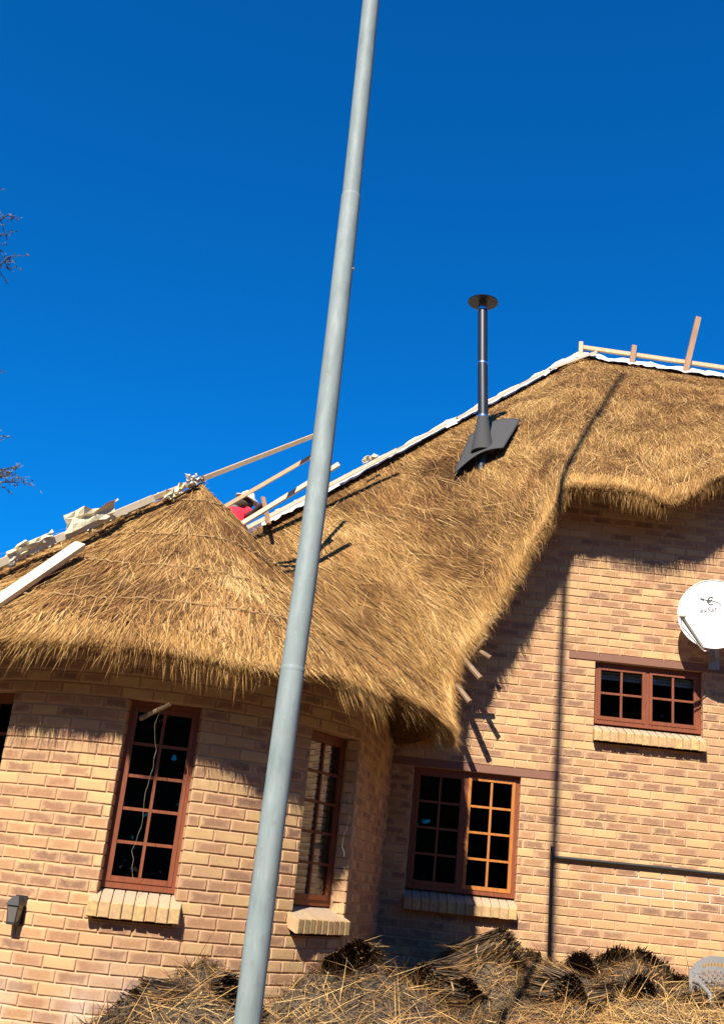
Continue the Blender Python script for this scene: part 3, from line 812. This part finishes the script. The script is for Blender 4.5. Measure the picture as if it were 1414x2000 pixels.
# ------------------------------------------------------------------ worker behind the roof
def skin(name, pts, edges, radii, m, parent, sub=2):
    if name != 'body': pts = [tuple(Vector(q)+LIFT) for q in pts]
    me = bpy.data.meshes.new(name); me.from_pydata(pts, edges, []); me.update(); me.materials.append(m)
    o = bpy.data.objects.new(name, me); C.objects.link(o); attach(o, parent)
    o.modifiers.new('skin', 'SKIN'); sv = me.skin_vertices[0].data
    for i, r in enumerate(radii):
        sv[i].radius = (r, r) if isinstance(r, float) else r
    sv[0].use_root = True
    s = o.modifiers.new('sub', 'SUBSURF'); s.levels = sub; s.render_levels = sub
    return o
W = thing('person', (-1.50, 12.95, 4.30), 'worker in a red shirt and pale wide brimmed hat kneeling behind the roof hip', 'person')
hd = Vector((-1.485, 12.90, 6.05)); pel = Vector((-1.50, 12.98, 5.18)); ch = Vector((-1.565, 12.93, 5.62)); nk = Vector((-1.53, 12.92, 5.72)); LIFT = Vector((-.08, 0, .26))
pts = [pel, (-1.53, 12.96, 5.4), ch, nk, hd - LIFT - Vector((0, 0, .03)), (-1.74, 12.93, 5.66), (-1.80, 12.80, 5.42), (-1.62, 12.62, 5.34), (-1.54, 12.55, 5.33),
       (-1.39, 12.90, 5.66), (-1.31, 12.80, 5.60), (-1.20, 12.66, 5.68), (-1.14, 12.60, 5.71), (-1.60, 12.93, 5.10), (-1.66, 12.72, 4.74), (-1.64, 13.0, 4.45), (-1.40, 12.93, 5.10), (-1.34, 12.72, 4.76), (-1.38, 13.0, 4.48)]
pts = [tuple(Vector(q)+LIFT) for q in pts] + [tuple(hd+Vector((0, 0, .09)))]
edg = [(4, 19), (0, 1), (1, 2), (2, 3), (3, 4), (2, 5), (5, 6), (6, 7), (7, 8), (2, 9), (9, 10), (10, 11), (11, 12), (0, 13), (13, 14), (14, 15), (0, 16), (16, 17), (17, 18)]
skin('body', pts, edg, [.14, .13, .15, .06, .125, .07, .05, .04, .035, .07, .05, .04, .04, .10, .075, .05, .10, .075, .05, .10], M_SKIN, W)
skin('shirt', [(-1.50, 12.98, 5.22), (-1.53, 12.96, 5.4), (-1.565, 12.93, 5.64), (-1.74, 12.93, 5.67), (-1.80, 12.82, 5.46), (-1.39, 12.90, 5.67), (-1.32, 12.81, 5.61)],
     [(0, 1), (1, 2), (2, 3), (3, 4), (2, 5), (5, 6)], [.17, .16, .18, .095, .075, .095, .075], M_RED, W)
skin('trousers', [(-1.50, 12.98, 5.2), (-1.60, 12.93, 5.08), (-1.66, 12.72, 4.74), (-1.64, 12.98, 4.47), (-1.40, 12.93, 5.08), (-1.34, 12.72, 4.76), (-1.38, 12.98, 4.5)],
     [(0, 1), (1, 2), (2, 3), (0, 4), (4, 5), (5, 6)], [.16, .12, .09, .07, .12, .09, .07], M_NAVY, W)
mb = MB()
mb.tube([hd+E_((0, 0, .045)), hd+E_((.002, 0, .05)), hd+E_((.004, 0, .062)), hd+E_((.006, .0, .13)), hd+E_((.008, 0, .165))], [.16, .163, .095, .082, .03], 20); mb.build('hat', M_HAT, W, True)
mb = MB(); mb.tube([hd+E_((.05, -.075, .01)), hd+E_((.055, -.10, -.012)), hd+E_((.05, -.085, -.025))], [.008, .014, .008], 6); mb.build('nose', M_SKIN, W, True)
for sx in (-.03, .03):
    mb = MB(); mb.tube([hd+E_((.03+sx, -.082, .02)), hd+E_((.03+sx, -.09, .02))], [.009, .006], 6); mb.build('eye', M_HAT, W, True)

# ------------------------------------------------------------------ lightning mast
mast = thing('lightning_mast', (-.2, 3.79, GZ), 'tall tapering galvanised steel mast standing in front of the house', 'mast')
mx = [(-.200, 0.), (-.197, 1.14), (-.194, 2.04), (-.177, 2.9), (-.177, 3.49), (-.183, 4.22), (-.191, 4.81), (-.203, 5.5), (-.215, 7.), (-.235, 10.), (-.225, 13.6), (.10, 20.5)]
def mxat(z):
    return float(np.interp(z, [b for a, b in mx], [a for a, b in mx]))
def msec(z0, z1, r0, r1, nm):
    zs = np.arange(z0, z1+.01, .35); zs = list(zs[:-1])+[z1] if len(zs) > 1 else [z0, z1]
    mb = MB(); mb.tube([(mxat(z), 3.79, z) for z in zs], [r0+(r1-r0)*(z-z0)/(z1-z0) for z in zs], 32); return mb.build(nm, M_GALV, mast, True)
msec(GZ-.2, 2.30, .0449, .0434, 'mast_section'); msec(2.30, 4.31, .0428, .0408, 'mast_section'); msec(4.31, 9.5, .0378, .0375, 'mast_section'); msec(9.5, 20.5, .0372, .036, 'mast_section')
for z, r in ((2.30, .0431), (4.31, .0394), (9.5, .0355)):
    mb = MB(); mb.tube([(mxat(z), 3.79, z-.012), (mxat(z), 3.79, z), (mxat(z), 3.79, z+.016)], [r+.0003, r+.002, r-.003], 32); mb.build('weld_bead', M_GALV, mast, True)
mb = MB(); mb.tube([(mxat(3.96)+.038, 3.78, 3.96), (mxat(3.96)+.047, 3.775, 3.96)], .005, 8); mb.build('bolt', M_GREYMET, mast)
# ------------------------------------------------------------------ satellite dish
dish = thing('satellite_dish', (3.75, 11.0, 4.45), 'round white satellite dish on the wall above the small upper window', 'satellite dish')
DCn = Vector((3.735, 10.62, 4.585)); dn = Vector((-.34, -.92, .10)).normalized(); dr = dn.cross(Vector((0, 0, 1))).normalized() * -1
dr = Vector((0, 0, 1)).cross(dn).normalized(); 
if dr.x < 0: dr = -dr
dup = dr.cross(dn).normalized()
if dup.z < 0: dup = -dup
RH, RV = .355, .375
def dpt(x, y, off=0.): return DCn + dr*x + dup*y - dn*(.085*(1-(x*x/RH/RH+y*y/RV/RV))) + dn*off
mb = MB(); nr_, na = 10, 64
for s, off in ((0, 0.), (1, -.008)):
    for i in range(nr_+1):
        for k in range(na): a = 2*math.pi*k/na; mb.v.append(dpt(RH*i/nr_*math.cos(a), RV*i/nr_*math.sin(a), off))
q = (nr_+1)*na
for i in range(nr_):
    for k in range(na):
        a, b, c, d = i*na+k, i*na+(k+1) % na, (i+1)*na+(k+1) % na, (i+1)*na+k
        mb.f += [(a, b, c, d), (q+a, q+d, q+c, q+b)]
for k in range(na): mb.f.append((nr_*na+k, nr_*na+(k+1) % na, q+nr_*na+(k+1) % na, q+nr_*na+k))
mb.build('reflector', M_DISH, dish, True)
mb = MB(); mb.tube([dpt(RH*1.005*math.cos(2*math.pi*k/64), RV*1.005*math.sin(2*math.pi*k/64), .0) for k in range(65)], .006, 6, False); mb.build('rim', M_DISH, dish, True)
mb = MB(); mb.tube([DCn-dn*.09, DCn-dn*.22], .05, 12); mb.build('bracket', M_GREYMET, dish)
mb = MB(); mb.tube([DCn-dn*.2+Vector((0, 0, .02)), Vector((3.86, 10.9, 4.50)), Vector((3.86, 10.9, 4.2)), Vector((3.86, 11.0, 4.2))], .022, 10); mb.build('wall_arm', M_GREYMET, dish)
mb = MB(); mb.box(ID, 3.80, 3.92, 10.985, 10.999, 4.08, 4.32); mb.build('wall_plate', M_GREYMET, dish)
lnb = Vector((3.285, 10.28, 4.435)); ab = dpt(-.10, -RV*1.0, -.01)
mb = MB(); mb.plank(ab - dn*.03, lnb, .022, .03); mb.build('feed_arm', M_GREYMET, dish)
mb = MB(); mb.tube([ab-dn*.03+Vector((.05, 0, -.01)), ab-Vector((0, 0, .03)), lnb+Vector((.02, .03, -.10)), lnb+Vector((0, 0, -.02))], .007, 6); mb.build('feed_strut', M_DISH, dish)
ax = (dpt(0, 0)-lnb).normalized()
mb = MB(); mb.tube([lnb-ax*.05, lnb+ax*.01, lnb+ax*.012, lnb+ax*.045], [.018, .02, .028, .03], 14); mb.build('feed_horn', M_FOAM, dish, True)
mb = MB(); mb.tube([lnb+ax*.0461, lnb+ax*.05], [.028, .024], 14); mb.build('feed_cap', M_GREYMET, dish)
def dish_text(body, size, x, y, rot, name, shear=0.25):
    cu = bpy.data.curves.new(name, 'FONT'); cu.body = body; cu.size = size; cu.align_x = 'CENTER'; cu.shear = shear; cu.resolution_u = 3
    t = bpy.data.objects.new(name+'_curve', cu); C.objects.link(t); bpy.context.view_layer.update()
    me = bpy.data.meshes.new_from_object(t.evaluated_get(bpy.context.evaluated_depsgraph_get())); bpy.data.objects.remove(t)
    bm = bmesh.new(); bm.from_mesh(me); bmesh.ops.triangulate(bm, faces=bm.faces[:]); bmesh.ops.subdivide_edges(bm, edges=[e for e in bm.edges if e.calc_length() > size*.25], cuts=1); bm.to_mesh(me); bm.free()
    for v in me.vertices:
        a, b = v.co.x, v.co.y; X = x + a*math.cos(rot)-b*math.sin(rot); Y = y + a*math.sin(rot)+b*math.cos(rot); v.co = dpt(X, Y, .003)
    me.name = name; me.materials.clear(); me.materials.append(M_DARKPR)
    o = bpy.data.objects.new(name, me); C.objects.link(o); attach(o, dish)
dish_text('exSat', .078, -.055, .045, R_(10), 'lettering')
dish_text('\u20ac', .115, -.035, .125, R_(6), 'emblem', .1)
mb = MB()
sw = [(-.135, .185), (-.09, .178), (-.02, .172), (.04, .155), (.075, .125), (.06, .105)]
for (a, b), (c, d) in zip(sw[:-1], sw[1:]):
    n = len(mb.v); mb.v += [dpt(a, b-.003, .003), dpt(c, d-.003, .003), dpt(c, d+.003, .003), dpt(a, b+.003, .003)]; mb.f.append((n, n+1, n+2, n+3))
n = len(mb.v); mb.v += [dpt(-.145, .19, .003), dpt(-.10, .165, .003), dpt(-.095, .19, .003)]; mb.f.append((n, n+1, n+2)); mb.build('emblem', M_DARKPR, dish)
# ------------------------------------------------------------------ wall light on the bay
lc = cylp(R_(-15.8), RR, 1.2); ln_ = Vector((math.sin(R_(-15.8)), -math.cos(R_(-15.8)), 0)); lr = Vector((-ln_.y, ln_.x, 0)); lr = lr if lr.x > 0 else -lr
lamp = thing('wall_light', lc, 'small dark lantern style light fixed to the brick bay at far left', 'wall light')
fr = frame(lc - Vector((0, 0, lc.z)), lr, ln_)
mb = MB(); mb.box(fr, -.045, .045, -.012, .004, 1.10, 1.29); mb.build('backplate', M_IRON, lamp)
mb = MB(); mb.box8([fr(-.05, -.115, 1.225), fr(.05, -.115, 1.225), fr(.05, -.012, 1.225), fr(-.05, -.012, 1.225), fr(-.022, -.085, 1.285), fr(.022, -.085, 1.285), fr(.022, -.03, 1.285), fr(-.022, -.03, 1.285)]); mb.build('hood', M_IRON, lamp)
mb = MB(); mb.box8([fr(-.028, -.09, 1.115), fr(.028, -.09, 1.115), fr(.028, -.03, 1.115), fr(-.028, -.03, 1.115), fr(-.04, -.105, 1.225), fr(.04, -.105, 1.225), fr(.04, -.018, 1.225), fr(-.04, -.018, 1.225)])
M_LG = mat('frosted_lamp_glass', .08, 0, (.13, .12, .11)); mb.build('lamp_glass', M_LG, lamp)
for sx in (-1, 1):
    for yy in (-.1, -.022):
        mb = MB(); mb.tube([fr(sx*.03, yy*.85-.005, 1.112), fr(sx*.041, yy, 1.226)], .0045, 6); mb.build('lantern_bar', M_IRON, lamp)
mb = MB(); mb.box(fr, -.032, .032, -.094, -.026, 1.098, 1.114); mb.build('base', M_IRON, lamp)
# ------------------------------------------------------------------ black pipe rail on the long wall
rail = thing('pipe_rail', (2.25, 10.9, GZ), 'black pipe standing against the wall with a level pipe running right from its top', 'pipe rail')
mb = MB(); mb.tube([(2.235, 10.972, GZ), (2.22, 10.972, 2.13)], .017, 10); mb.build('upright', M_IRON, rail, True)
mb = MB(); mb.tube([(2.225, 10.972, 2.03), (3.3, 10.972, 2.035), (5.2, 10.972, 2.03)], .017, 10); mb.build('level_pipe', M_IRON, rail, True)
for x in (2.225,):
    mb = MB(); mb.tube([(x, 10.972, 2.03-.03), (x, 10.972, 2.03+.03)], .024, 10); mb.build('pipe_tee', M_IRON, rail, True)
for x in (3.1, 4.3):
    mb = MB(); mb.tube([(x, 10.972, 2.03), (x, 11.0, 2.03)], .01, 6); mb.build('pipe_clip', M_IRON, rail)
# ------------------------------------------------------------------ hanging twines and a stick under the bay eave
def wavy(label, pts, r=.0013, m=M_PALETWINE, name='hanging_twine', amp=.012, group=None):
    q = catmull([tuple(p) for p in pts], 26); q = q + rng.normal(0, amp*.4, q.shape); q[:, 0] += np.sin(np.arange(26)*.8)*amp
    mb = MB(); mb.tube([Vector(p) for p in q], r, 5); o = mb.build(name, m); tag(o, label, 'twine', group); return o
wavy('long pale twine hanging in front of the tall bay window', [(-1.26, 7.6, 2.86), (-1.292, 7.72, 2.5), (-1.30, 7.78, 2.1), (-1.33, 7.82, 1.75), (-1.32, 7.84, 1.47)])
wavy('thin twine hanging in front of the narrow side window of the bay', [(.15, 8.3, 2.80), (.17, 8.4, 2.55), (.155, 8.55, 2.2), (.13, 8.7, 1.95), (.14, 8.7, 1.78)])
mb = MB(); mb.tube([(-1.43, 7.76, 2.56), (-1.33, 7.70, 2.61), (-1.22, 7.66, 2.67)], [.02, .018, .016], 8); o = mb.build('stick', M_POLE); tag(o, 'short pale stick caught in the thatch fringe above the tall bay window', 'stick')

# ------------------------------------------------------------------ heap of old thatch
def heap_h(x, y):
    a = .62*math.exp(-((y-10.2)/.85)**4)*(1/(1+math.exp(-(x-.9)*4)))
    b = .47*math.exp(-(((x+.68)/.58)**2) - ((y-6.9)/.75)**4)
    c = .50*math.exp(-(((x-.35)/.75)**4) - ((y-8.2)/1.5)**4)
    d = .42*math.exp(-((y-8.6)/1.1)**4)*(1/(1+math.exp(-(x-.9)*3)))
    h = max(a, b, c, d) + .25*min(a, d)
    return h*(1 + .16*math.sin(x*4.1+.5)*math.sin(y*3.3+x) + .10*math.sin(x*9.3+y*2))
HV = []; HF = []; nx, ny = 110, 80
for i in range(nx):
    for j in range(ny):
        x = -2.2 + 7.4*i/(nx-1); y = 5.6 + 5.38*j/(ny-1); q = np.array([[x, y, 0.]])
        h = heap_h(x, y); rr_ = math.hypot(x-HC.x, y-HC.y)
        if rr_ < RR+.02: h = min(h, .3)
        HV.append((x, y, GZ + (h + ((float(vnoise(q, 6., 21)[0])-.5)*.18 + (float(vnoise(q, 2.8, 23)[0])-.5)*.26)*min(1, h*3) if h > .02 else -.03)))
for i in range(nx-1):
    for j in range(ny-1): a = i*ny+j; HF.append((a, a+ny, a+ny+1, a+1))
M_HEAP = mat('weathered_thatch', .95, spec=.1); L(M_HEAP, ramp(M_HEAP, noise(M_HEAP, 30, 6, geo(M_HEAP)), [(.3, (.03, .024, .018)), (.6, (.10, .075, .05)), (.85, (.19, .13, .07))]), P(M_HEAP).inputs['Base Color'])
heap = mesh_obj('thatch_heap', HV, HF, M_HEAP); tag(heap, 'long loose heap of stripped weathered thatch along the foot of the house walls', 'thatch heap', kind='stuff')
bvhh = BVHTree.FromPolygons([Vector(v) for v in HV], HF)
GREY = np.array([(.028, .020, .015), (.075, .052, .036), (.15, .105, .066), (.25, .175, .10)])
def loose(n, seed, lmin, lmax, name, gold, wmin=.004, wmax=.009, lift=.12):
    r = np.random.default_rng(seed); P_ = []; Nn = []
    while len(P_) < n:
        x, y = r.uniform(-2.0, 4.9), r.uniform(5.7, 10.95)
        if heap_h(x, y) < .06: continue
        h = bvhh.ray_cast(Vector((x, y, 4)), Vector((0, 0, -1)))
        if h[0] is None: continue
        if math.hypot(x-HC.x, y-HC.y) < RR: continue
        P_.append(h[0]); Nn.append(h[1])
    p = np.array(P_); nr = np.array(Nn); nr[nr[:, 2] < 0] *= -1
    ang = vnoise(p, .8, seed)*9 + r.normal(0, .8, n); hd_ = np.stack([np.cos(ang), np.sin(ang), np.zeros(n)], 1)
    hd_ = norm(hd_ - nr*np.sum(hd_*nr, 1)[:, None]); d = norm(hd_ + nr*np.abs(r.normal(0, lift, n))[:, None])
    s = norm(np.cross(d, nr + r.normal(0, .4, (n, 3)))); ln2 = r.uniform(lmin, lmax, n)
    t = .5 + (vnoise(p, 1.5, seed+4)-.5)*.7 + r.normal(0, .18, n); g = (r.random(n) < gold + (vnoise(p, 1.1, seed+6)-.5)*.9)[:, None]
    ti = np.clip(t, 0, .999)*3; ii = ti.astype(int); f = (ti-ii)[:, None]
    c = np.where(g, pal(t*.9+.12), GREY[ii]*(1-f)+GREY[np.minimum(ii+1, 3)]*f)
    dr_ = np.zeros((n, 3)); dr_[:, 2] = -r.uniform(0, .25, n)
    return strands(name, p + nr*r.uniform(-.03, .035, n)[:, None] - d*(ln2*.3)[:, None], d, s, ln2, r.uniform(wmin, wmax, n), c, heap, droop=dr_)
loose(80000, 61, .06, .26, 'old_straw', .40, .0025, .006, .35)
loose(8000, 62, .25, .7, 'loose_straw', .97, .003, .0058, .34)
loose(600, 63, .25, .6, 'upright_straw', .97, .003, .006, 1.2)
def bundle(seed, dark):
    r = np.random.default_rng(seed); n = 5200; Lb = .62; Rb = .13
    o = thing('thatch_bundle', (0, 0, 0), 'x', 'thatch bundle')
    a = r.uniform(0, 2*math.pi, n); q = np.sqrt(r.uniform(0, 1, n))*Rb*(1+.18*np.sin(a*3+seed))
    x0 = r.normal(0, .03, n); flare = 1 + r.uniform(0, .5, n)
    base = np.stack([x0, np.cos(a)*q, np.sin(a)*q], 1)
    d = norm(np.stack([np.ones(n), np.cos(a)*q*.4*flare + r.normal(0, .08, n), np.sin(a)*q*.4*flare + r.normal(0, .08, n)], 1))
    s = norm(np.cross(d, np.stack([np.zeros(n), np.cos(a), np.sin(a)], 1) + r.normal(0, .5, (n, 3))))
    t = np.clip(r.normal(dark, .2, n), 0, .999)*3; ii = t.astype(int); f = (t-ii)[:, None]
    c = GREY[ii]*(1-f)+GREY[np.minimum(ii+1, 3)]*f; gd = (r.random(n) < .22)[:, None]; c = np.where(gd, pal(r.normal(.5, .15, n)), c)
    st = strands('straw', base, d, s, r.uniform(.4, Lb, n), r.uniform(.004, .008, n), c, o)
    V = [(0.10, 0, 0)] + [(0.11, math.cos(k*math.pi/6)*Rb*.93, math.sin(k*math.pi/6)*Rb*.93) for k in range(12)]; V += [(.3, math.cos(k*math.pi/6)*Rb*.9, math.sin(k*math.pi/6)*Rb*.9) for k in range(12)]
    F = [(0, 1+(k+1) % 12, 1+k) for k in range(12)] + [(1+k, 1+(k+1) % 12, 13+(k+1) % 12, 13+k) for k in range(12)]
    mesh_obj('core', V, F, M_HEAP, o)
    mb = MB(); mb.tube([Vector((.16, math.cos(k*math.pi/10)*Rb*1.07, math.sin(k*math.pi/10)*Rb*1.07)) for k in range(21)], .005, 5, False); mb.build('tie', M_TWINE, o)
    return o
protos = [bundle(71, .30), bundle(72, .45), bundle(73, .2)]
bl = [  # x, y, dz, yaw, pitch, proto, label
 (1.92, 10.55, .10, 250, 55, 0, 'dark bundle standing nearly upright at the foot of the black pipe'),
 (1.45, 10.2, .04, 285, 28, 2, 'nearly black bundle leaning left of the black pipe'),
 (2.75, 10.45, .10, 262, 48, 0, 'dark bristly bundle poking up highest against the wall under the level pipe'),
 (3.25, 10.3, .0, 240, 25, 1, 'brownish bundle just left of the pale plastic chair'),
 (2.3, 10.0, .06, 255, 12, 1, 'grey butt end bundle lying between the two dark upright bundles'),
 (1.0, 10.1, .0, 300, 30, 0, 'dark bundle under the left end of the large casement window sill'),
 (2.0, 9.0, .08, 275, 8, 1, 'flat grey bundle in front at the lower right centre of the heap'),
 (2.55, 8.9, .04, 250, 5, 2, 'low dark bundle at the bottom edge below the highest bristly bundle'),
 (1.25, 9.2, .06, 280, 15, 2, 'dark brown bundle at the bottom edge below the large casement window'),
 (.55, 9.6, .02, 265, 35, 2, 'black bundle wedged in the corner where the bay meets the long wall'),
 (-.98, 6.75, -.08, 215, 16, 1, 'grey bundle on the left heap below the tall bay window'),
 (3.0, 9.4, .05, 230, 12, 0, 'dark bundle below the pale plastic chair'),
 (1.62, 9.75, .10, 310, 35, 1, 'grey brown bundle tipped up in the middle of the heap left of the black pipe'),
 (2.95, 10.1, .08, 285, 40, 2, 'black bundle leaning against the highest bristly bundle on its right'),
 (.85, 9.0, .05, 240, 10, 1, 'greyish bundle at the bottom edge just right of the wall corner'),
 (3.4, 8.9, .06, 265, 15, 1, 'brown grey bundle in the bottom right corner of the picture'),
 (2.5, 9.45, .1, 300, 22, 0, 'dark ragged bundle in front of the foot of the highest bristly bundle'),
 (-.45, 6.85, .05, 300, 18, 2, 'dark bundle half hidden behind the steel mast'),
 (.25, 8.0, .05, 260, 14, 0, 'dark bundle under the narrow side window of the bay'),
]
for k, (x, y, dz, yaw, pit, pr, lab) in enumerate(bl):
    src = protos[pr]
    if not any(b[5] == pr for b in bl[:k]): o = src
    else:
        o = src.copy(); C.objects.link(o)
        for chd in list(src.children): c2 = chd.copy(); C.objects.link(c2); c2.parent = o
    h = bvhh.ray_cast(Vector((x, y, 4)), Vector((0, 0, -1)))[0]
    o.location = (x, y, h.z + dz); o.rotation_euler = (random.uniform(0, 6), -R_(-pit), R_(yaw)); o.rotation_mode = 'XYZ'
    # butt end (local origin) looks up and towards the viewer, straw runs down into the heap
    o.rotation_euler = (0, R_(pit), R_(yaw+180)); o.scale = (1.15, 1.35, 1.35); o['label'] = lab; o['group'] = 'bundles of old thatch on the heap'
# ------------------------------------------------------------------ plastic chair behind the heap
chair = thing('plastic_chair', (3.53, 10.0, GZ), 'pale grey plastic garden chair with a lattice back at the right edge behind the heap', 'chair')
cxx, cyy = 3.535, 10.0
def cb(u, z, off=0.):      # curved backrest surface, u across (-1..1)
    return Vector((cxx + u*.275, cyy + .05*u*u - .10*(z-.86)*-1 + off - .05, GZ + z))
def arch(u): return .885 - .15*abs(u)**3.0
mb = MB(); holes = lambda u, z: False
nu_, nz_ = 44, 34
for s, off in ((0, 0), (1, .012)):
    for i in range(nu_+1):
        for j in range(nz_+1):
            u = -1+2*i/nu_; mb.v.append(cb(u, .42+(arch(u)-.42)*j/nz_, off))
m_ = nz_+1; q = (nu_+1)*m_
def solid(i, j):
    if i < 6 or i >= nu_-6 or j >= nz_-3 or j < 4: return True
    if nz_-6 <= j < nz_-4: return not (9 <= i < nu_-9)
    if j >= nz_-8: return True
    return not ((i//2 + j//2) % 2 == 0 and (i % 2 == 0 or j % 2 == 0))
for i in range(nu_):
    for j in range(nz_):
        a = i*m_+j
        if solid(i, j): mb.f += [(a, a+m_, a+m_+1, a+1), (q+a, q+a+1, q+a+m_+1, q+a+m_)]
        else:
            for (e, g2) in ((a, a+m_), (a+m_, a+m_+1), (a+m_+1, a+1), (a+1, a)): mb.f.append((e, g2, q+g2, q+e))
for i in range(nu_): a = i*m_+nz_; mb.f.append((a, a+m_, q+a+m_, q+a))
for j in range(nz_): mb.f += [(j, j+1, q+j+1, q+j), (nu_*m_+j+1, nu_*m_+j, q+nu_*m_+j, q+nu_*m_+j+1)]
mb.build('backrest', M_CHAIR, chair)
mb = MB(); mb.box(ID, cxx-.23, cxx+.23, cyy-.52, cyy-.08, GZ+.40, GZ+.43); mb.build('seat', M_CHAIR, chair)
for sx in (-1, 1):
    for yy in (-.50, -.08):
        mb = MB(); mb.box8([(cxx+sx*.25-.02, cyy+yy*1.1-.02, GZ), (cxx+sx*.25+.02, cyy+yy*1.1-.02, GZ), (cxx+sx*.25+.02, cyy+yy*1.1+.02, GZ), (cxx+sx*.25-.02, cyy+yy*1.1+.02, GZ), (cxx+sx*.21-.025, cyy+yy-.025, GZ+.41), (cxx+sx*.21+.025, cyy+yy-.025, GZ+.41), (cxx+sx*.21+.025, cyy+yy+.025, GZ+.41), (cxx+sx*.21-.025, cyy+yy+.025, GZ+.41)]); mb.build('leg', M_CHAIR, chair)
    mb = MB(); mb.tube([(cxx+sx*.25, cyy-.08, GZ+.66), (cxx+sx*.27, cyy-.3, GZ+.66), (cxx+sx*.26, cyy-.5, GZ+.60), (cxx+sx*.24, cyy-.52, GZ+.42)], .02, 8); mb.build('armrest', M_CHAIR, chair, True)
# ------------------------------------------------------------------ tree at the left edge
tree = thing('tree', (-8.2, 17.0, GZ), 'sparse dry tree whose twig ends reach in at the left edge against the sky', 'tree')
mb = MB(); mb.tube([(-8.2, 17, GZ-.2), (-8.15, 17, 3), (-8.3, 17, 6), (-8.1, 17, 9), (-8.2, 17, 13)], [.22, .18, .15, .10, .03], 12); mb.build('trunk', M_BARK, tree, True)
tr = random.Random(4); LV = []; LF = []; BR = MB()
tips = [(-6.62, 11.9), (-6.5, 11.2), (-6.55, 11.4), (-6.35, 9.0), (-6.3, 8.6), (-5.95, 7.85), (-5.78, 7.45), (-5.62, 7.22), (-5.7, 7.1), (-5.65, 5.35), (-5.5, 5.15), (-6.6, 10.2), (-7.2, 12.5), (-7.0, 6.3), (-7.4, 9.5), (-9.5, 8.), (-9.8, 10.), (-9.2, 12.)]
for (tx, tz) in tips:
    ty = 16.0 + tr.uniform(-.3, .5); b0 = Vector((-8.2, 17, tz-1.0-tr.random())); tp = Vector((tx, ty, tz)); md = b0.lerp(tp, .5)+Vector((0, 0, .25))
    BR.tube([b0, md, tp], [.05, .025, .008], 6)
    for k in range(22):
        t = 1-tr.random()**1.6*.6; c = b0.lerp(md, t*2) if t < .5 else md.lerp(tp, t*2-1)
        e = c + Vector((tr.uniform(-.35, .38), tr.uniform(-.3, .3), tr.uniform(-.22, .16))); BR.tube([c, e], [.006, .003], 4, False)
        for l in range(11):
            s = c.lerp(e, tr.uniform(.3, 1.1)); d1 = Vector((tr.gauss(0, 1), tr.gauss(0, 1), tr.gauss(0, 1))).normalized(); d2 = d1.orthogonal().normalized(); a = tr.uniform(.015, .038)
            n = len(LV); LV += [s, s+d1*a+d2*a*.35, s+d1*a*2, s+d1*a-d2*a*.35]; LF.append((n, n+1, n+2, n+3))
BR.build('branches', M_BARK, tree, True)
cr = mesh_obj('crown', LV, LF, M_LEAF, tree); cr['kind'] = 'stuff'

# ------------------------------------------------------------------ unseen trees round the yard, mirrored in the panes, enlarged to block low sky light
rb = np.random.default_rng(5); n = 120000; nt_ = 46; V = np.zeros((n, 3)); aa = np.radians(np.linspace(52, 308, nt_) + rb.uniform(-2, 2, nt_)); k = rb.integers(0, nt_, n); rr2 = rb.random(n)**.4
th = rb.uniform(0, 2*math.pi, n); ph = rb.uniform(-1, 1, n); hgt = rb.uniform(12, 16, nt_); rad_ = rb.uniform(27, 33, nt_)
V[:, 0] = rad_[k]*np.sin(aa[k]) + 3.1*rr2*np.cos(th)*np.sqrt(1-ph*ph); V[:, 1] = rad_[k]*np.cos(aa[k]) + 3.1*rr2*np.sin(th)*np.sqrt(1-ph*ph); V[:, 2] = GZ + hgt[k]*rb.random(n)**.9
dd = norm(rb.normal(0, 1, (n, 3))); ss = norm(np.cross(dd, rb.normal(0, 1, (n, 3))))
tc_ = (.5+rb.random(n))[:, None]*np.array([.05, .055, .025])
bt_ = strands('unseen_trees', V, dd, ss, rb.uniform(.5, 1.0, n), rb.uniform(.3, .55, n), tc_, None)
